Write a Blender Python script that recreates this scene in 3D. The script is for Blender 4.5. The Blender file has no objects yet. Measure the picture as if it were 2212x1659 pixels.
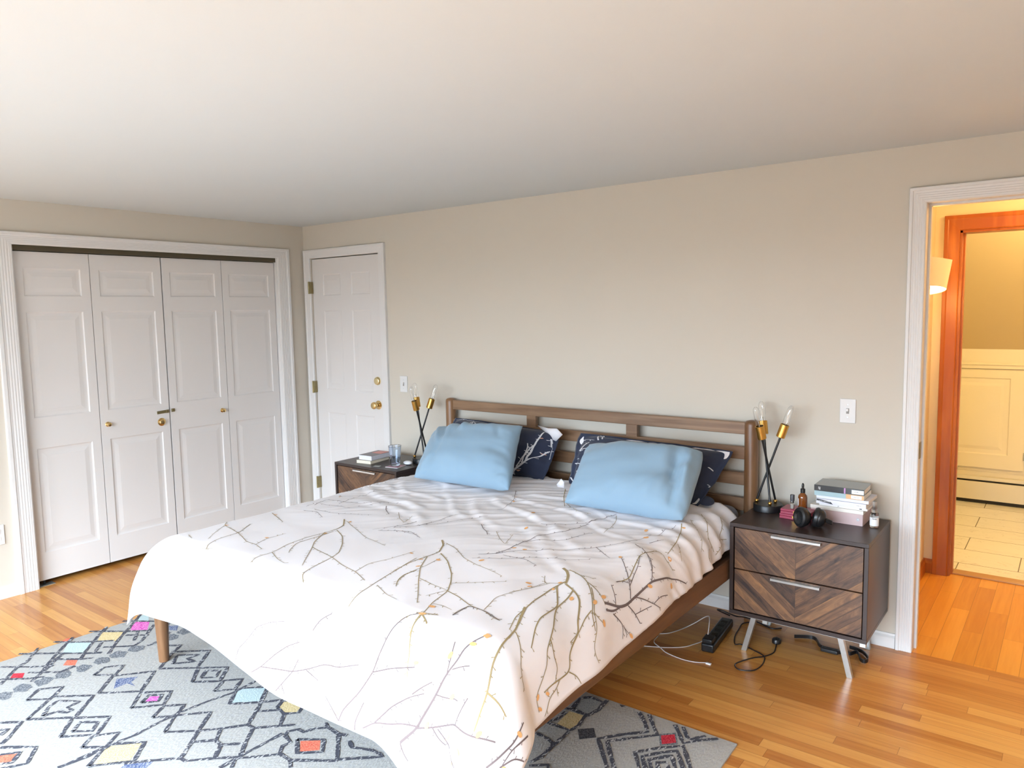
import bpy, bmesh, math, random
from mathutils import Vector, Matrix, noise
PI = math.pi
S = bpy.context.scene
COL = S.collection

# ------------------------------------------------------------------ camera, light, exposure
cam_d = bpy.data.cameras.new('camera'); cam = bpy.data.objects.new('camera', cam_d); COL.objects.link(cam)
cam.location = (4.8739, -3.7147, 1.5927)
cam.rotation_euler = (math.radians(84.4445), math.radians(1.0467), math.radians(37.2820))
cam_d.sensor_width = 36; cam_d.lens = 1606.8 / 2212 * 36; cam_d.clip_start = 0.05
S.camera = cam
S.view_settings.view_transform = 'Standard'; S.view_settings.look = 'None'
S.view_settings.gamma = 1; S.view_settings.use_curve_mapping = False
S.view_settings.exposure = 0.84

W = bpy.data.worlds.new('world'); S.world = W; W.use_nodes = True
nt = W.node_tree; nt.nodes.clear()
tc = nt.nodes.new('ShaderNodeTexCoord'); sep = nt.nodes.new('ShaderNodeSeparateXYZ')
rmp = nt.nodes.new('ShaderNodeValToRGB'); bg = nt.nodes.new('ShaderNodeBackground'); out = nt.nodes.new('ShaderNodeOutputWorld')
mr = nt.nodes.new('ShaderNodeMapRange'); mr.inputs[1].default_value = -0.3; mr.inputs[2].default_value = 1.0
nt.links.new(tc.outputs['Generated'], sep.inputs[0]); nt.links.new(sep.outputs[2], mr.inputs[0])
nt.links.new(mr.outputs[0], rmp.inputs[0]); nt.links.new(rmp.outputs[0], bg.inputs[0]); nt.links.new(bg.outputs[0], out.inputs[0])
rmp.color_ramp.elements[0].position = 0.0; rmp.color_ramp.elements[0].color = (0.045, 0.056, 0.064, 1)
rmp.color_ramp.elements[1].position = 0.60; rmp.color_ramp.elements[1].color = (1.38, 1.64, 1.90, 1)
e = rmp.color_ramp.elements.new(0.22); e.color = (0.055, 0.07, 0.078, 1)
e = rmp.color_ramp.elements.new(0.25); e.color = (0.375, 0.43, 0.495, 1)
e = rmp.color_ramp.elements.new(0.37); e.color = (0.54, 0.64, 0.75, 1)
bg.inputs[1].default_value = 17.0

def area(name, loc, target, sx, sy, power, color=(1, 1, 1), portal=False, spread=None):
    L = bpy.data.lights.new(name, 'AREA'); L.shape = 'RECTANGLE'; L.size = sx; L.size_y = sy
    L.energy = power; L.color = color
    if portal: L.cycles.is_portal = True
    if spread: L.spread = spread
    o = bpy.data.objects.new(name, L); COL.objects.link(o); o.location = loc
    d = Vector(target) - Vector(loc); o.rotation_euler = d.to_track_quat('-Z', 'Y').to_euler()
    return o
# window openings in the wall behind the camera: (x0, x1, z0, z1)
FRONT_Y = -5.40
WINS = [(0.70, 5.20, 0.06, 2.06)]
for w in WINS:
    area('window_portal', ((w[0]+w[1])/2, FRONT_Y-0.06, (w[2]+w[3])/2), ((w[0]+w[1])/2, 0, (w[2]+w[3])/2), w[1]-w[0], w[3]-w[2], 1, portal=True)

# ------------------------------------------------------------------ helpers
def tag(o, label=None, cat=None, group=None, kind=None):
    if label: o['label'] = label
    if cat: o['category'] = cat
    if group: o['group'] = group
    if kind: o['kind'] = kind
    return o
def thing(name, label, cat, loc=(0, 0, 0), rz=0, group=None):
    o = bpy.data.objects.new(name, None); COL.objects.link(o); o.location = loc; o.rotation_euler = (0, 0, rz)
    o.empty_display_size = 0.05
    return tag(o, label, cat, group)

class MB:
    def __init__(s): s.v = []; s.f = []; s.m = []; s.uv = None; s.slot = 0
    def add(s, vs, fs, slot=None):
        b = len(s.v); s.v += [tuple(v) for v in vs]; s.f += [tuple(i+b for i in f) for f in fs]
        s.m += [s.slot if slot is None else slot]*len(fs); return s
    def box(s, x0, x1, y0, y1, z0, z1, slot=None, M=None):
        vs = [Vector(p) for p in ((x0,y0,z0),(x1,y0,z0),(x1,y1,z0),(x0,y1,z0),(x0,y0,z1),(x1,y0,z1),(x1,y1,z1),(x0,y1,z1))]
        if M: vs = [M @ v for v in vs]
        return s.add(vs, [(0,3,2,1),(4,5,6,7),(0,1,5,4),(1,2,6,5),(2,3,7,6),(3,0,4,7)], slot)
    def lathe(s, prof, M=None, seg=32, slot=None, caps=True):
        vs = []; fs = []
        for r, z in prof:
            for k in range(seg):
                a = 2*PI*k/seg; v = Vector((r*math.cos(a), r*math.sin(a), z)); vs.append(M @ v if M else v)
        for i in range(len(prof)-1):
            for k in range(seg):
                k2 = (k+1) % seg; fs.append((i*seg+k, i*seg+k2, (i+1)*seg+k2, (i+1)*seg+k))
        if caps:
            fs.append(tuple(reversed(range(seg)))); n = (len(prof)-1)*seg; fs.append(tuple(range(n, n+seg)))
        return s.add(vs, fs, slot)
    def tube(s, pts, r, seg=10, slot=None, caps=True):
        pts = [Vector(p) for p in pts]; n = len(pts); rs = r if isinstance(r, (list, tuple)) else [r]*n
        vs = []; fs = []; up = None
        for i, p in enumerate(pts):
            t = (pts[min(i+1, n-1)] - pts[max(i-1, 0)]).normalized()
            if up is None: up = Vector((0,0,1)) if abs(t.z) < .9 else Vector((1,0,0))
            a = t.cross(up).normalized(); b = a.cross(t).normalized(); up = b
            for k in range(seg):
                q = 2*PI*k/seg; vs.append(p + (a*math.cos(q) + b*math.sin(q))*rs[i])
        for i in range(n-1):
            for k in range(seg):
                k2 = (k+1) % seg; fs.append((i*seg+k, (i+1)*seg+k, (i+1)*seg+k2, i*seg+k2))
        if caps: fs.append(tuple(range(seg))); fs.append(tuple(reversed(range((n-1)*seg, n*seg))))
        return s.add(vs, fs, slot)
    def sphere(s, c, r, seg=20, rings=12, slot=None, sc=(1,1,1), M=None):
        prof = [(max(1e-5, math.sin(PI*i/rings)), -math.cos(PI*i/rings)) for i in range(rings+1)]
        T = Matrix.Translation(c) @ (M if M else Matrix.Identity(4)) @ Matrix.Diagonal((r*sc[0], r*sc[1], r*sc[2], 1))
        return s.lathe(prof, T, seg, slot)
    def build(s, name, mats, parent=None, smooth=False, bevel=0, bseg=2, angle=40):
        me = bpy.data.meshes.new(name); me.from_pydata(s.v, [], s.f)
        if not isinstance(mats, (list, tuple)): mats = [mats]
        for m in mats: me.materials.append(m)
        for p, k in zip(me.polygons, s.m): p.material_index = k
        if s.uv:
            l = me.uv_layers.new(name='uv')
            for p in me.polygons:
                for li, vi in zip(p.loop_indices, p.vertices): l.data[li].uv = s.uv[vi] if vi < len(s.uv) else (0, 0)
        o = bpy.data.objects.new(name, me); COL.objects.link(o)
        bm = bmesh.new(); bm.from_mesh(me)
        if not s.uv: bmesh.ops.recalc_face_normals(bm, faces=bm.faces)
        bm.to_mesh(me); bm.free()
        if bevel:
            b = o.modifiers.new('bevel', 'BEVEL'); b.width = bevel; b.segments = bseg; b.limit_method = 'ANGLE'; b.angle_limit = math.radians(35)
        if smooth or bevel:
            for p in me.polygons: p.use_smooth = True
            if smooth != 'full':
                try: me.set_sharp_from_angle(angle=math.radians(angle))
                except Exception: pass
        if bevel:
            wn = o.modifiers.new('wn', 'WEIGHTED_NORMAL'); wn.keep_sharp = True
        if parent: o.parent = parent
        return o
def struct(name, mb, m, parent=None, **k):
    o = mb.build(name, m, parent, **k)
    if not parent: o['kind'] = 'structure'
    return o
def copy_tree(o, parent=None):
    c = o.copy(); COL.objects.link(c)
    if parent: c.parent = parent
    for ch in list(o.children):
        copy_tree(ch, c)
    return c
def spline(pts, n=8):
    P = [Vector(p) for p in pts]; o = []
    for i in range(len(P)-1):
        a = P[max(i-1, 0)]; b = P[i]; c = P[i+1]; d = P[min(i+2, len(P)-1)]
        for k in range(n):
            t = k/n; o.append(0.5*((2*b) + (c-a)*t + (2*a-5*b+4*c-d)*t*t + (3*b-3*c+d-a)*t**3))
    o.append(P[-1]); return o
def sm(a, b, x):
    t = max(0, min(1, (x-a)/(b-a))); return t*t*(3-2*t)

# ------------------------------------------------------------------ materials
def newmat(name):
    m = bpy.data.materials.new(name); m.use_nodes = True; return m, m.node_tree, m.node_tree.nodes['Principled BSDF']
def N(nt, typ, **k):
    n = nt.nodes.new(typ)
    for a, b in k.items():
        if a.startswith('i'): n.inputs[int(a[1:])].default_value = b
        else: setattr(n, a, b)
    return n
def math_(nt, op, a, b=None, c=None):
    n = nt.nodes.new('ShaderNodeMath'); n.operation = op
    for i, x in enumerate((a, b, c)):
        if x is None: continue
        if isinstance(x, (int, float)): n.inputs[i].default_value = x
        else: nt.links.new(x, n.inputs[i])
    return n.outputs[0]
def mixc(nt, fac, a, b, mode='MIX'):
    n = nt.nodes.new('ShaderNodeMix'); n.data_type = 'RGBA'; n.blend_type = mode
    for i, x in ((0, fac), (6, a), (7, b)):
        if isinstance(x, (int, float)): n.inputs[i].default_value = x
        elif isinstance(x, tuple): n.inputs[i].default_value = x if len(x) == 4 else x+(1,)
        else: nt.links.new(x, n.inputs[i])
    return n.outputs[2]
def bump(nt, bs, h, strength=0.3, dist=0.005):
    b = nt.nodes.new('ShaderNodeBump'); b.inputs['Strength'].default_value = strength; b.inputs['Distance'].default_value = dist
    nt.links.new(h, b.inputs['Height']); nt.links.new(b.outputs[0], bs.inputs['Normal'])
def plain(name, col, rough=0.5, metal=0.0, var=0.04, nscale=8, bmp=0.0, bscale=200, coat=0, sheen=0, bdist=.002):
    m, nt, bs = newmat(name)
    tc = N(nt, 'ShaderNodeTexCoord'); nz = N(nt, 'ShaderNodeTexNoise'); nz.inputs['Scale'].default_value = nscale
    nt.links.new(tc.outputs['Object'], nz.inputs['Vector'])
    c = mixc(nt, nz.outputs[0], tuple(max(0, x*(1-var)) for x in col), tuple(min(1, x*(1+var)) for x in col))
    nt.links.new(c, bs.inputs['Base Color'])
    bs.inputs['Roughness'].default_value = rough; bs.inputs['Metallic'].default_value = metal
    if coat: bs.inputs['Coat Weight'].default_value = coat; bs.inputs['Coat Roughness'].default_value = .1
    if sheen: bs.inputs['Sheen Weight'].default_value = sheen
    if bmp:
        n2 = N(nt, 'ShaderNodeTexNoise'); n2.inputs['Scale'].default_value = bscale; nt.links.new(tc.outputs['Object'], n2.inputs['Vector'])
        bump(nt, bs, n2.outputs[0], bmp, bdist)
    return m
def emit(name, col, strength):
    m, nt, bs = newmat(name); bs.inputs['Emission Color'].default_value = col+(1,); bs.inputs['Emission Strength'].default_value = strength
    bs.inputs['Base Color'].default_value = (.8, .8, .8, 1); return m
def glass(name, col=(1, 1, 1), rough=0.0, ior=1.45):
    m, nt, bs = newmat(name); bs.inputs['Transmission Weight'].default_value = 1; bs.inputs['Base Color'].default_value = col+(1,)
    bs.inputs['Roughness'].default_value = rough; bs.inputs['IOR'].default_value = ior; return m
def wood(name, c1, c2, axis=0, rough=0.45, scale=1.0, bmp=.15, fine=1.0):
    m, nt, bs = newmat(name); tc = N(nt, 'ShaderNodeTexCoord'); mp = N(nt, 'ShaderNodeMapping')
    sc = [22*scale]*3; sc[axis] = 1.6*scale; mp.inputs['Scale'].default_value = sc
    nt.links.new(tc.outputs['Object'], mp.inputs[0])
    n1 = N(nt, 'ShaderNodeTexNoise'); n1.inputs['Scale'].default_value = 1.0; n1.inputs['Detail'].default_value = 5; n1.inputs['Distortion'].default_value = .6
    nt.links.new(mp.outputs[0], n1.inputs['Vector'])
    n2 = N(nt, 'ShaderNodeTexNoise'); n2.inputs['Scale'].default_value = 2.2; nt.links.new(tc.outputs['Object'], n2.inputs['Vector'])
    f = math_(nt, 'MULTIPLY_ADD', n1.outputs[0], 1.6*fine, math_(nt, 'MULTIPLY_ADD', n2.outputs[0], .6, -.6*fine-.3+.1))
    r = N(nt, 'ShaderNodeValToRGB'); r.color_ramp.elements[0].position = .2; r.color_ramp.elements[1].position = .8
    r.color_ramp.elements[0].color = c1+(1,); r.color_ramp.elements[1].color = c2+(1,)
    nt.links.new(f, r.inputs[0]); nt.links.new(r.outputs[0], bs.inputs['Base Color'])
    bs.inputs['Roughness'].default_value = rough; bump(nt, bs, n1.outputs[0], bmp, .001)
    return m
def board_floor(name, along, ramp, wid=.057, length=.85, rough=.28):
    """strip floor: boards run along axis `along` (0 = x, 1 = y)"""
    m, nt, bs = newmat(name); g = N(nt, 'ShaderNodeNewGeometry'); sp = N(nt, 'ShaderNodeSeparateXYZ'); nt.links.new(g.outputs['Position'], sp.inputs[0])
    a = sp.outputs[along]; b = sp.outputs[1-along]
    rf = math_(nt, 'DIVIDE', b, wid); row = math_(nt, 'FLOOR', rf)
    wn = N(nt, 'ShaderNodeTexWhiteNoise', noise_dimensions='1D'); nt.links.new(row, wn.inputs['W'])
    cf = math_(nt, 'ADD', math_(nt, 'DIVIDE', a, length), math_(nt, 'MULTIPLY', wn.outputs[0], 7.3)); colu = math_(nt, 'FLOOR', cf)
    cb = N(nt, 'ShaderNodeCombineXYZ'); nt.links.new(row, cb.inputs[0]); nt.links.new(colu, cb.inputs[1])
    w2 = N(nt, 'ShaderNodeTexWhiteNoise', noise_dimensions='2D'); nt.links.new(cb.outputs[0], w2.inputs['Vector'])
    # grain
    gv = N(nt, 'ShaderNodeCombineXYZ'); nt.links.new(math_(nt, 'MULTIPLY', a, 2.5), gv.inputs[0])
    nt.links.new(math_(nt, 'MULTIPLY', b, 45), gv.inputs[1]); nt.links.new(math_(nt, 'MULTIPLY', w2.outputs[0], 40), gv.inputs[2])
    gn = N(nt, 'ShaderNodeTexNoise'); gn.inputs['Scale'].default_value = 1; gn.inputs['Detail'].default_value = 6; gn.inputs['Distortion'].default_value = .8
    nt.links.new(gv.outputs[0], gn.inputs['Vector'])
    r = N(nt, 'ShaderNodeValToRGB'); r.color_ramp.elements[0].color = ramp[0]+(1,); r.color_ramp.elements[1].color = ramp[2]+(1,)
    e = r.color_ramp.elements.new(.5); e.color = ramp[1]+(1,)
    f = math_(nt, 'ADD', math_(nt, 'MULTIPLY', w2.outputs[0], .75), math_(nt, 'MULTIPLY_ADD', gn.outputs[0], .9, -.32)); nt.links.new(f, r.inputs[0])
    def line(x, wgap):
        fr = math_(nt, 'FRACT', x); d = math_(nt, 'MINIMUM', fr, math_(nt, 'SUBTRACT', 1, fr)); return math_(nt, 'LESS_THAN', d, wgap)
    gap = math_(nt, 'MAXIMUM', line(rf, .014), line(cf, .0012))
    c = mixc(nt, math_(nt, 'MULTIPLY', gap, .55), r.outputs[0], (ramp[0][0]*.35, ramp[0][1]*.3, ramp[0][2]*.3))
    nt.links.new(c, bs.inputs['Base Color']); bs.inputs['Roughness'].default_value = rough
    bs.inputs['Specular IOR Level'].default_value = .5
    bump(nt, bs, math_(nt, 'SUBTRACT', math_(nt, 'MULTIPLY', gn.outputs[0], .15), gap), .25, .001)
    return m

M = {}
M['wall'] = plain('wall_paint_greige', (.585, .540, .465), .85, var=.01, nscale=2, bmp=.08, bscale=300, bdist=.001)
M['ceil'] = plain('ceiling_paint', (.60, .635, .645), .9, var=.01, nscale=3, bmp=.06, bscale=240, bdist=.001)
M['white'] = plain('white_trim_paint', (.70, .69, .68), .42, var=.01, nscale=4, bmp=.015, bscale=90, bdist=.001)
M['wdoor'] = plain('white_door_paint', (.68, .66, .645), .38, var=.012, nscale=5, bmp=.05, bscale=60, bdist=.001)
M['cream'] = plain('cream_hall_paint', (.78, .72, .58), .8, var=.01)
M['floor'] = board_floor('oak_strip_floor', 0, ((.40, .138, .026), (.56, .245, .058), (.68, .35, .095)))
M['floorh'] = board_floor('hall_strip_floor', 1, ((.52, .19, .022), (.64, .27, .035), (.74, .35, .06)), wid=.083, length=.7)
M['brass'] = plain('polished_brass', (.74, .53, .24), .22, 1.0, var=.05)
M['abrass'] = plain('antique_brass', (.30, .25, .13), .4, .9, var=.25, nscale=60)
M['sbrass'] = plain('satin_gold', (.62, .36, .09), .33, 1.0, var=.05, nscale=30)
M['black'] = plain('black_metal', (.012, .012, .013), .35, .2, var=.1)
M['blackp'] = plain('black_plastic', (.010, .010, .011), .32, 0, var=.1)
M['dark'] = plain('dark_gap', (.03, .027, .02), .8)
M['track'] = plain('bronze_track', (.10, .085, .055), .45, .6, var=.1)
M['steel'] = plain('brushed_steel', (.56, .60, .60), .38, .85, var=.12, nscale=60)
M['chrome'] = plain('satin_chrome', (.80, .79, .76), .28, .9, var=.05, nscale=50)
M['bedwood'] = wood('walnut_bed_wood', (.185, .10, .052), (.35, .215, .125), 0, .42)
M['postwood'] = wood('walnut_post_wood', (.165, .078, .034), (.32, .175, .085), 2, .34)
M['railwood'] = wood('walnut_rail_wood', (.13, .062, .030), (.24, .125, .062), 1, .42)
M['hallwood'] = wood('orange_stained_casing', (.36, .095, .012), (.62, .22, .035), 2, .35, scale=.6)
M['case'] = plain('dark_brown_lacquer', (.034, .021, .018), .36, 0, var=.12, nscale=20)
M['jeans'] = None

def chevron(name, cx, k=.82, pw=.040, tint=1.0):
    m, nt, bs = newmat(name); tc = N(nt, 'ShaderNodeTexCoord'); sp = N(nt, 'ShaderNodeSeparateXYZ'); nt.links.new(tc.outputs['Object'], sp.inputs[0])
    x = math_(nt, 'SUBTRACT', sp.outputs[0], cx); ax = math_(nt, 'ABSOLUTE', x); side = math_(nt, 'SIGN', x)
    z = sp.outputs[2]
    t = math_(nt, 'DIVIDE', math_(nt, 'SUBTRACT', z, math_(nt, 'MULTIPLY', ax, k)), pw*math.hypot(1, k))
    # uneven plank widths: warp t with a low frequency 1-D noise
    n0 = N(nt, 'ShaderNodeTexNoise', noise_dimensions='1D'); n0.inputs['Scale'].default_value = .9
    nt.links.new(math_(nt, 'ADD', t, math_(nt, 'MULTIPLY', side, 31)), n0.inputs['W'])
    t = math_(nt, 'ADD', t, math_(nt, 'MULTIPLY', n0.outputs[0], 1.3))
    idx = math_(nt, 'FLOOR', t); cb = N(nt, 'ShaderNodeCombineXYZ'); nt.links.new(idx, cb.inputs[0]); nt.links.new(side, cb.inputs[1])
    wn = N(nt, 'ShaderNodeTexWhiteNoise', noise_dimensions='2D'); nt.links.new(cb.outputs[0], wn.inputs['Vector'])
    al = math_(nt, 'ADD', ax, math_(nt, 'MULTIPLY', z, k))
    gv = N(nt, 'ShaderNodeCombineXYZ'); nt.links.new(math_(nt, 'MULTIPLY', al, 6), gv.inputs[0]); nt.links.new(math_(nt, 'MULTIPLY', t, 1.7), gv.inputs[1])
    nt.links.new(math_(nt, 'MULTIPLY', wn.outputs[0], 50), gv.inputs[2])
    gn = N(nt, 'ShaderNodeTexNoise'); gn.inputs['Scale'].default_value = 1.; gn.inputs['Detail'].default_value = 7; gn.inputs['Roughness'].default_value = .65; gn.inputs['Distortion'].default_value = .7
    nt.links.new(gv.outputs[0], gn.inputs['Vector'])
    f = math_(nt, 'ADD', math_(nt, 'MULTIPLY', wn.outputs[0], .46), math_(nt, 'MULTIPLY_ADD', gn.outputs[0], 1.35, -.48))
    r = N(nt, 'ShaderNodeValToRGB'); r.color_ramp.elements[0].color = (.030*tint, .018*tint, .016*tint, 1); r.color_ramp.elements[0].position = .08
    r.color_ramp.elements[1].color = (.35*tint, .168*tint, .064*tint, 1); r.color_ramp.elements[1].position = .95
    e = r.color_ramp.elements.new(.42); e.color = (.115*tint, .060*tint, .034*tint, 1)
    e = r.color_ramp.elements.new(.66); e.color = (.20*tint, .102*tint, .049*tint, 1)
    nt.links.new(f, r.inputs[0])
    fr = math_(nt, 'FRACT', t); d = math_(nt, 'MINIMUM', fr, math_(nt, 'SUBTRACT', 1, fr)); gap = math_(nt, 'LESS_THAN', d, .035)
    gap = math_(nt, 'MAXIMUM', gap, math_(nt, 'LESS_THAN', ax, .0012))
    c = mixc(nt, math_(nt, 'MULTIPLY', gap, .6), r.outputs[0], (.03, .018, .014))
    nt.links.new(c, bs.inputs['Base Color']); bs.inputs['Roughness'].default_value = .42
    bump(nt, bs, math_(nt, 'SUBTRACT', gn.outputs[0], gap), .35, .0015)
    return m

def fabric(name, col, col2=None, rough=.9, weave=900, sheen=.25, bmp=.12):
    m, nt, bs = newmat(name); tc = N(nt, 'ShaderNodeTexCoord')
    n1 = N(nt, 'ShaderNodeTexNoise'); n1.inputs['Scale'].default_value = weave; nt.links.new(tc.outputs['Object'], n1.inputs['Vector'])
    n2 = N(nt, 'ShaderNodeTexNoise'); n2.inputs['Scale'].default_value = 5; nt.links.new(tc.outputs['Object'], n2.inputs['Vector'])
    c2 = col2 or tuple(x*.93 for x in col)
    nt.links.new(mixc(nt, n2.outputs[0], col, c2), bs.inputs['Base Color'])
    bs.inputs['Roughness'].default_value = rough; bs.inputs['Sheen Weight'].default_value = sheen
    bump(nt, bs, n1.outputs[0], bmp, .0006); return m
M['duvet'] = fabric('white_duvet_cotton', (.80, .775, .80), (.775, .75, .775), sheen=.1)
M['gold'] = fabric('duvet_print_gold', (.36, .285, .13), (.28, .21, .12), sheen=0)
M['taupe'] = fabric('duvet_print_taupe', (.115, .085, .085), (.20, .155, .15), sheen=0)
M['orange'] = fabric('duvet_print_orange', (.78, .42, .17), sheen=0)
M['navy'] = fabric('navy_cotton', (.018, .024, .052), (.024, .032, .064), sheen=.15)
M['nwhite'] = fabric('navy_print_white', (.70, .70, .72), sheen=0)
M['npink'] = fabric('navy_print_copper', (.50, .27, .20), sheen=0)
M['blue'] = fabric('light_blue_cotton', (.240, .355, .455), (.220, .33, .43), sheen=.2)
M['blueg'] = fabric('grey_blue_sheet', (.20, .22, .29), sheen=.2)
def rug_mat(name, col, speck, amount, scale=260):
    m, nt, bs = newmat(name); tc = N(nt, 'ShaderNodeTexCoord'); mp = N(nt, 'ShaderNodeMapping'); mp.inputs['Scale'].default_value = (1.4, .55, 1)
    nt.links.new(tc.outputs['Object'], mp.inputs[0])
    n1 = N(nt, 'ShaderNodeTexNoise'); n1.inputs['Scale'].default_value = scale; n1.inputs['Detail'].default_value = 3; nt.links.new(mp.outputs[0], n1.inputs['Vector'])
    r = N(nt, 'ShaderNodeValToRGB'); r.color_ramp.elements[0].position = amount; r.color_ramp.elements[1].position = amount+.07
    r.color_ramp.elements[0].color = speck+(1,); r.color_ramp.elements[1].color = col+(1,)
    nt.links.new(n1.outputs[0], r.inputs[0]); nt.links.new(r.outputs[0], bs.inputs['Base Color'])
    bs.inputs['Roughness'].default_value = 1; bs.inputs['Specular IOR Level'].default_value = .1
    bump(nt, bs, n1.outputs[0], .6, .004); return m
CREAM = (.395, .388, .368)
M['rug'] = rug_mat('cream_rug_pile', CREAM, (.36, .36, .37), .36, 120)
M['rugline'] = rug_mat('charcoal_rug_yarn', (.50, .50, .50), (.07, .072, .09), .56, 130)
RUGC = {'k': rug_mat('dark_rug_yarn', (.12, .12, .13), (.05, .05, .06), .5), 'g': rug_mat('grey_rug_yarn', (.34, .35, .36), (.10, .11, .13), .5),
        'n': rug_mat('blue_rug_yarn', (.40, .42, .48), (.08, .11, .22), .52), 'p': rug_mat('pink_rug_yarn', (.80, .30, .62), (.60, .08, .38), .48),
        'r': rug_mat('red_rug_yarn', (.60, .06, .08), (.42, .02, .04), .45), 'o': rug_mat('coral_rug_yarn', (.70, .22, .14), (.66, .12, .08), .45),
        'y': rug_mat('yellow_rug_yarn', (.68, .56, .33), (.58, .45, .22), .45), 't': rug_mat('pale_aqua_rug_yarn', (.50, .60, .61), (.42, .54, .56), .45),
        's': rug_mat('slate_rug_yarn', (.36, .37, .37), (.26, .28, .29), .45)}

# ------------------------------------------------------------------ room shell
H = 2.281; RX = 6.3; T = .12
CL0, CL1, CLH = -2.02, -.25, 2.03        # closet opening (y from, to, height)
DX0, DX1, DH = .080, .858, 2.03          # closed white door opening
OX0, OX1, OH = 4.323, 5.12, 2.03         # open doorway
HX0, HX1, HY = 4.19, 5.45, 1.20          # hall
struct('floor', MB().box(-.9, RX+T, FRONT_Y-T, .0, -.06, 0), M['floor'])
struct('floor_hall', MB().box(HX0-T, HX1+T, .0, HY+.115, -.06, 0), M['floorh'])
struct('ceiling', MB().box(-T, RX+T, FRONT_Y-T, T, H, H+.1), M['ceil'])
w = MB()
w.box(-T, DX0, 0, T, 0, H); w.box(DX0, DX1, 0, T, DH, H); w.box(DX1, OX0-.012, 0, T, 0, H)
w.box(OX0-.012, OX1+.012, 0, T, OH+.012, H); w.box(OX1+.012, RX+T, 0, T, 0, H)
struct('wall_back', w, M['wall'])
w = MB()
w.box(-T, 0, FRONT_Y, CL0, 0, H); w.box(-T, 0, CL0, CL1, CLH, H); w.box(-T, 0, CL1, 0, 0, H)
struct('wall_left', w, M['wall'])
w = MB(); wn_ = WINS[0]
w.box(-T, wn_[0], FRONT_Y-T, FRONT_Y, 0, H); w.box(wn_[1], RX+T, FRONT_Y-T, FRONT_Y, 0, H)
w.box(wn_[0], wn_[1], FRONT_Y-T, FRONT_Y, 0, wn_[2]); w.box(wn_[0], wn_[1], FRONT_Y-T, FRONT_Y, wn_[3], H)
struct('wall_front', w, M['wall'])
struct('wall_right', MB().box(RX, RX+T, FRONT_Y, 0, 0, H), M['wall'])
# window frame behind the camera
w = MB(); x0, x1, z0, z1 = wn_
for a, b, c, d in ((x0, x1, z0, z0+.05), (x0, x1, z1-.05, z1), (x0, x0+.05, z0, z1), (x1-.05, x1, z0, z1), ((x0+x1)/2-.03, (x0+x1)/2+.03, z0, z1), (x0, x1, z0, z0+.09)):
    w.box(a, b, FRONT_Y-.07, FRONT_Y-.03, c, d)
struct('window_1', w, M['white'])
# closet interior
w = MB(); w.box(-.9, -.88, CL0-.3, CL1+.2, 0, H); w.box(-.88, -T, CL0-.3, CL0-.28, 0, H); w.box(-.88, -T, CL1+.18, CL1+.2, 0, H); w.box(-.88, -T, CL0-.28, CL1+.18, CLH+.05, CLH+.07)
struct('wall_closet', w, M['cream'])

def casing(mb, x0, x1, zt, wl, wt, th, plane, pos=0, fluted=True, legs=(1, 1), bottom=0):
    """mitred casing around an opening; plane 'y' lies on y=pos facing -y, 'x' on x=pos facing +x (x0,x1 are then y values)"""
    prof = [(0, 0), (0, th*.55), (.06, th*.72), (.10, th*.72)]
    if fluted:
        for c in (.22, .36, .50, .64):
            prof += [(c-.05, th*.77), (c, th*.71), (c+.05, th*.77)]
        prof += [(.76, th*.8), (.80, th), (.97, th), (1, th*.8), (1, 0)]
    else: prof += [(.5, th*.8), (.7, th*.86), (.78, th), (.97, th), (1, th*.8), (1, 0)]
    def P(u, z, t): return (u, pos-t, z) if plane == 'y' else (pos+t, u, z)
    vs = []; fs = []
    for a, t in prof:
        vs += [P(x0-a*wl, bottom, t), P(x0-a*wl, zt+a*wt, t), P(x1+a*wl, zt+a*wt, t), P(x1+a*wl, bottom, t)]
    for i in range(len(prof)-1):
        for k in range(3):
            fs.append((i*4+k, i*4+k+1, i*4+4+k+1, i*4+4+k))
    mb.add(vs, fs); return mb
struct('trim_closet', casing(MB(), CL0, CL1, 2.028, .104, .072, .02, 'x', 0, True), M['white'])
struct('trim_door', casing(MB(), DX0, DX1, DH, .066, .066, .02, 'y', 0, False), M['white'])
struct('trim_doorway', casing(MB(), OX0, OX1, OH, .068, .068, .02, 'y', 0, True), M['white'])
w = MB(); w.box(OX0-.012, OX0, -.001, T+.01, 0, OH); w.box(OX1, OX1+.012, -.001, T+.01, 0, OH); w.box(OX0-.012, OX1+.012, -.001, T+.01, OH, OH+.012)
w.box(OX0, OX0+.010, .05, .085, 0, OH-.01); w.box(OX0, OX1, .05, .085, OH-.010, OH)
jamb = struct('trim_jamb', w, M['white'])
st = MB().box(OX0, OX0+.0025, .004, .044, .90, .975).build('strike_plate', M['abrass'], jamb, bevel=.001)
# closet jambs
w = MB(); w.box(-T, .0, CL0-.001, CL0+.0015, 0, CLH); w.box(-T, 0, CL1-.0015, CL1+.001, 0, CLH)
struct('trim_closet_jamb', w, M['white'])
struct('trim_closet_track', MB().box(-.075, -.012, CL0+.004, CL1-.004, 1.998, 2.030), M['track'])

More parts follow.
